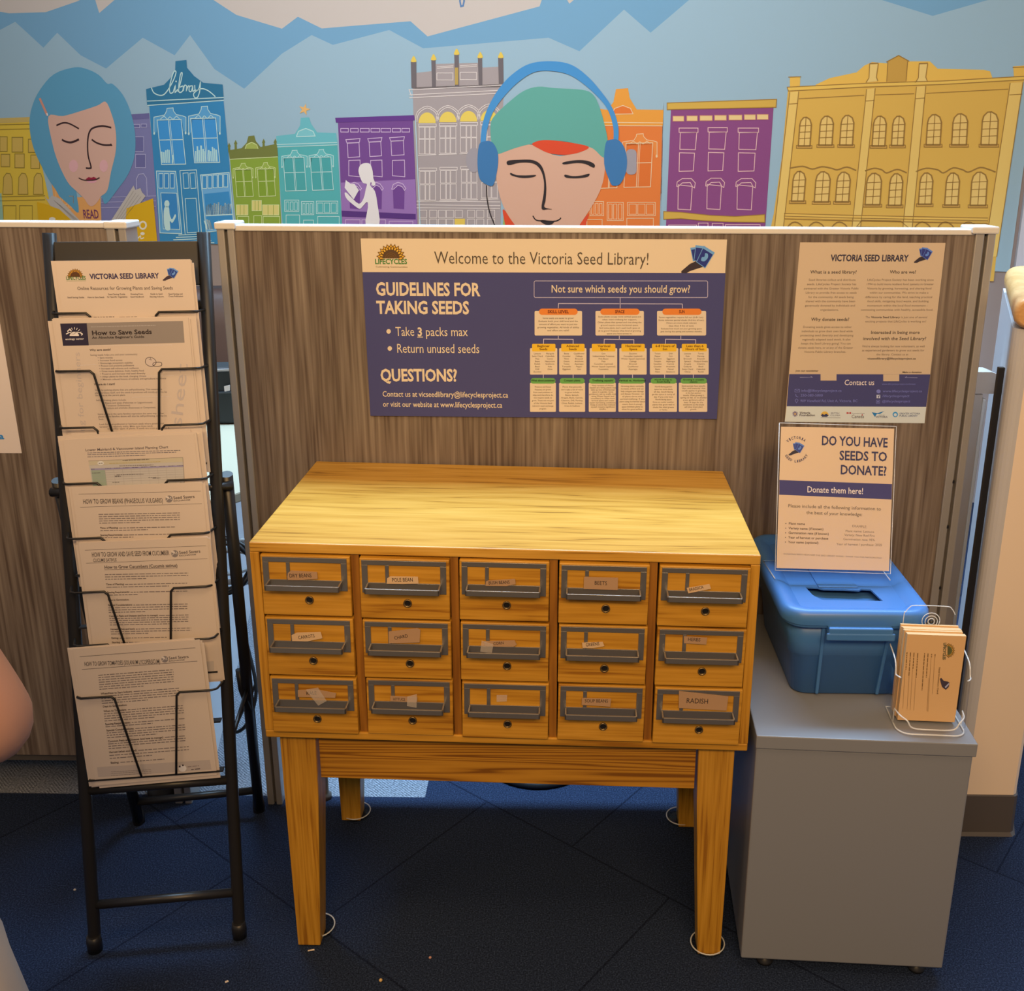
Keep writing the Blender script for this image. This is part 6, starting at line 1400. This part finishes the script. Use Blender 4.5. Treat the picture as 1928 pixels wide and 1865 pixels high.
speck('paper_scrap', 'sliver of white paper beside the catalogue\'s front left foot', 586, 1789, 0.0013, 0.0062, 0.25, SCR, 'paper scrap', True)
speck('seed', 'pinkish seed lying on the dark carpet below the drawers', 810, 1804, 0.0028, 0.0030, 0.3, SDP, 'seed')
speck('seed', 'yellow seed on the carpet at the bottom edge', 717, 1847, 0.0034, 0.0036, 0.8, SDY, 'seed')
speck('seed', 'tiny pale seed between the legs of the leaflet rack', 141, 1676, 0.0024, 0.0030, 0.1, SDW, 'seed')
speck('paper_scrap', 'tiny pale scrap in front of the leaflet rack\'s right foot', 427, 1848, 0.0018, 0.0030, 0.6, SCR, 'paper scrap', True)

# ------------------------------------------------------------------ person at the left edge, back half turned, hand on hip
SKIN = mat('skin', (0.56, 0.30, 0.215), 0.5); LINEN = mat('oatmeal_linen', (0.42, 0.36, 0.31), 0.9); SHIRT = mat('navy_tshirt', (0.03, 0.04, 0.075), 0.85); HAIRM = mat('brown_hair', (0.06, 0.032, 0.018), 0.6); SHOE = mat('dark_canvas_shoe', (0.03, 0.03, 0.035), 0.7)
def skin(name, pts, edges, m, parent, sub=2, root=0):
    """pts: (x, y, z, rx, ry)"""
    me = bpy.data.meshes.new(name); me.from_pydata([p[:3] for p in pts], edges, []); o = bpy.data.objects.new('tmp', me); COL.objects.link(o)
    md = o.modifiers.new('skin', 'SKIN'); md.use_smooth_shade = True
    sv = me.skin_vertices[0].data
    for i, p in enumerate(pts): sv[i].radius = (p[3], p[4] if len(p) > 4 else p[3]); sv[i].use_root = (i == root)
    sd = o.modifiers.new('sub', 'SUBSURF'); sd.levels = sub; sd.render_levels = sub
    bpy.context.view_layer.update()
    ev = bpy.data.meshes.new_from_object(o.evaluated_get(bpy.context.evaluated_depsgraph_get()))
    vs = [v.co.copy() for v in ev.vertices]; fs = [tuple(p.vertices) for p in ev.polygons]
    bpy.data.objects.remove(o); bpy.data.meshes.remove(me); bpy.data.meshes.remove(ev)
    b = MB(); b.add(vs, fs, m, True); return b.build(name, parent)
PX_, PY_ = -0.692, -0.790
pe = thing('person', 'person in navy T-shirt and oatmeal linen trousers at the left edge, bare elbow bent', 'person', (PX_, PY_, 0))
pts = []; ed = []
def V(x, y, z, r, r2=None): pts.append((PX_+x, PY_+y, z, r, r2 or r)); return len(pts)-1
def E(*ix):
    for a, c in zip(ix, ix[1:]): ed.append((a, c))
pel = V(0, 0, 0.90, 0.125, 0.095); wst = V(0, 0.0, 1.02, 0.115, 0.085); chs = V(0, -0.005, 1.20, 0.130, 0.095); upc = V(0, -0.015, 1.31, 0.10, 0.075); nk = V(0, -0.005, 1.395, 0.052); jaw = V(0, 0.02, 1.455, 0.062, 0.07); hd = V(0, 0.012, 1.53, 0.078, 0.092); cr = V(0, -0.002, 1.60, 0.058, 0.066)
E(pel, wst, chs, upc, nk, jaw, hd, cr)
nose = V(0, 0.108, 1.515, 0.011); E(hd, nose)
for sx in (-1, 1):
    ear = V(sx*0.083, 0.005, 1.515, 0.013, 0.018); E(hd, ear)
# right arm (towards the middle of the picture): elbow out, hand on the hip
sh_ = V(0.150, -0.015, 1.300, 0.056); ua = V(0.212, 0.030, 1.11, 0.049); el = V(0.257, 0.078, 0.945, 0.0405); e2 = V(0.236, 0.104, 0.920, 0.040); fa = V(0.176, 0.145, 0.905, 0.040); wr = V(0.075, 0.185, 0.905, 0.026, 0.021); pm = V(0.030, 0.190, 0.895, 0.034, 0.016)
E(upc, sh_, ua, el, e2, fa, wr, pm)
for k in range(4):
    a = V(0.000, 0.184, 0.920-0.017*k, 0.0088); c_3 = V(-0.028+0.004*k, 0.172, 0.918-0.019*k, 0.0080); d_3 = V(-0.046+0.006*k, 0.155, 0.914-0.019*k, 0.0072); E(pm, a, c_3, d_3)
a = V(0.045, 0.180, 0.925, 0.0095); c_3 = V(0.025, 0.168, 0.952, 0.0085); E(pm, a, c_3)
# left arm hangs
sl = V(-0.150, -0.015, 1.300, 0.056); la = V(-0.195, -0.01, 1.15, 0.047); le = V(-0.215, 0.0, 1.01, 0.038); lw = V(-0.215, 0.06, 0.80, 0.026, 0.021); lp_ = V(-0.212, 0.075, 0.74, 0.018, 0.034); E(upc, sl, la, le, lw, lp_)
for k in range(4):
    a = V(-0.212, 0.052+0.017*k, 0.695, 0.0088); c_3 = V(-0.209, 0.054+0.017*k, 0.66, 0.0080); d_3 = V(-0.203, 0.057+0.015*k, 0.635, 0.0072); E(lp_, a, c_3, d_3)
a = V(-0.205, 0.100, 0.735, 0.0095); c_3 = V(-0.200, 0.108, 0.70, 0.0085); E(lp_, a, c_3)
for sx in (-1, 1):
    hp_ = V(sx*0.085, 0, 0.83, 0.085, 0.088); th = V(sx*0.095, 0.01, 0.66, 0.076); kn = V(sx*0.095, 0.015, 0.45, 0.052); cf = V(sx*0.095, -0.01, 0.30, 0.054); an = V(sx*0.095, -0.02, 0.09, 0.034); ft_ = V(sx*0.10, 0.05, 0.045, 0.036, 0.028); to = V(sx*0.105, 0.14, 0.034, 0.032, 0.022); E(pel, hp_, th, kn, cf, an, ft_, to)
skin('body', pts, ed, SKIN, pe)
fc_ = MB()
for sx in (-1, 1):
    fc_.lathe([(0.0, 0.004), (0.010, 0.002), (0.013, 0.0)], (PX_+sx*0.033, PY_+0.099, 1.538), mat('eye_%s' % ('a' if sx > 0 else 'b'), (0.05, 0.035, 0.03), 0.3), 12, Matrix.Rotation(math.radians(-90), 4, 'X'))
fc_.build('eyes', pe)
MB().tube([(PX_-0.024, PY_+0.093, 1.470), (PX_, PY_+0.099, 1.467), (PX_+0.024, PY_+0.093, 1.470)], [0.003, 0.006, 0.003], mat('lips', (0.40, 0.14, 0.12), 0.4), 8).build('mouth', pe)
hb = MB(); rings = []
for t in range(9):
    a = math.radians(-28+t*14.0); rr = math.cos(a)
    rings.append([Vector((PX_+0.095*rr*math.cos(q), PY_-0.012+0.105*rr*math.sin(q)*(0.72 if math.sin(q) > 0 and t < 5 else 1.0), 1.555+0.105*math.sin(a))) for q in [2*math.pi*k/24 for k in range(24)]])
hb.loft(rings, HAIRM); hb.build('hair', pe)
# clothes follow the body
pts, ed = [], []
a0_ = V(0, 0, 0.90, 0.172, 0.142); a1 = V(0, 0, 1.04, 0.150, 0.120); a2 = V(0, -0.005, 1.20, 0.160, 0.124); a3 = V(0, -0.015, 1.325, 0.140, 0.112); a4 = V(0, -0.008, 1.385, 0.078, 0.074); E(a0_, a1, a2, a3, a4)
for sx, q in ((1, (0.186, 0.010, 1.215)), (-1, (-0.178, -0.012, 1.215))):
    s1 = V(sx*0.150, -0.015, 1.302, 0.074); s2 = V(*q, 0.068); E(a3, s1, s2)
skin('tshirt', pts, ed, SHIRT, pe)
# loose linen trousers: waistband and two wide, creased legs
b = MB()
for sx in (-1, 1):
    rings = []
    for z, cx, hx, hy in ((0.955, 0.070, 0.082, 0.118), (0.88, 0.085, 0.108, 0.128), (0.80, 0.105, 0.122, 0.128), (0.72, 0.128, 0.128, 0.122), (0.64, 0.138, 0.130, 0.116), (0.52, 0.132, 0.118, 0.108), (0.36, 0.122, 0.108, 0.104), (0.20, 0.114, 0.104, 0.104), (0.085, 0.110, 0.108, 0.112)):
        ring = []
        for k in range(40):
            a = 2*math.pi*k/40; f = 1+0.035*math.sin(5*a+z*9+sx)+0.022*math.sin(9*a-z*14)
            x = sx*cx+hx*f*math.cos(a); x = max(0.004, x) if sx > 0 else min(-0.004, x)
            ring.append(Vector((PX_+x, PY_+0.005+hy*f*math.sin(a), z)))
        rings.append(ring)
    b.loft(rings, LINEN, False, True)
hip = []
for z, hx, hy in ((0.985, 0.142, 0.116), (0.95, 0.156, 0.126), (0.88, 0.172, 0.131), (0.82, 0.170, 0.120), (0.765, 0.120, 0.085)): hip.append([Vector((PX_+hx*math.cos(2*math.pi*k/40), PY_+0.003+hy*math.sin(2*math.pi*k/40), z)) for k in range(40)])
b.loft(hip, LINEN, False, True)
b.build('trousers', pe)
for sx in (-1, 1):
    b = MB(); cx = PX_+sx*0.100
    b.loft([rrect(cx, PY_+0.045, hx, hy, r, z, 5) for hx, hy, r, z in ((0.047, 0.128, 0.045, 0.0), (0.050, 0.132, 0.047, 0.012), (0.049, 0.130, 0.046, 0.03), (0.044, 0.118, 0.042, 0.055))]+[rrect(cx, PY_-0.005, 0.042, 0.065, 0.038, 0.085, 5)], SHOE)
    b.build('shoe', pe)
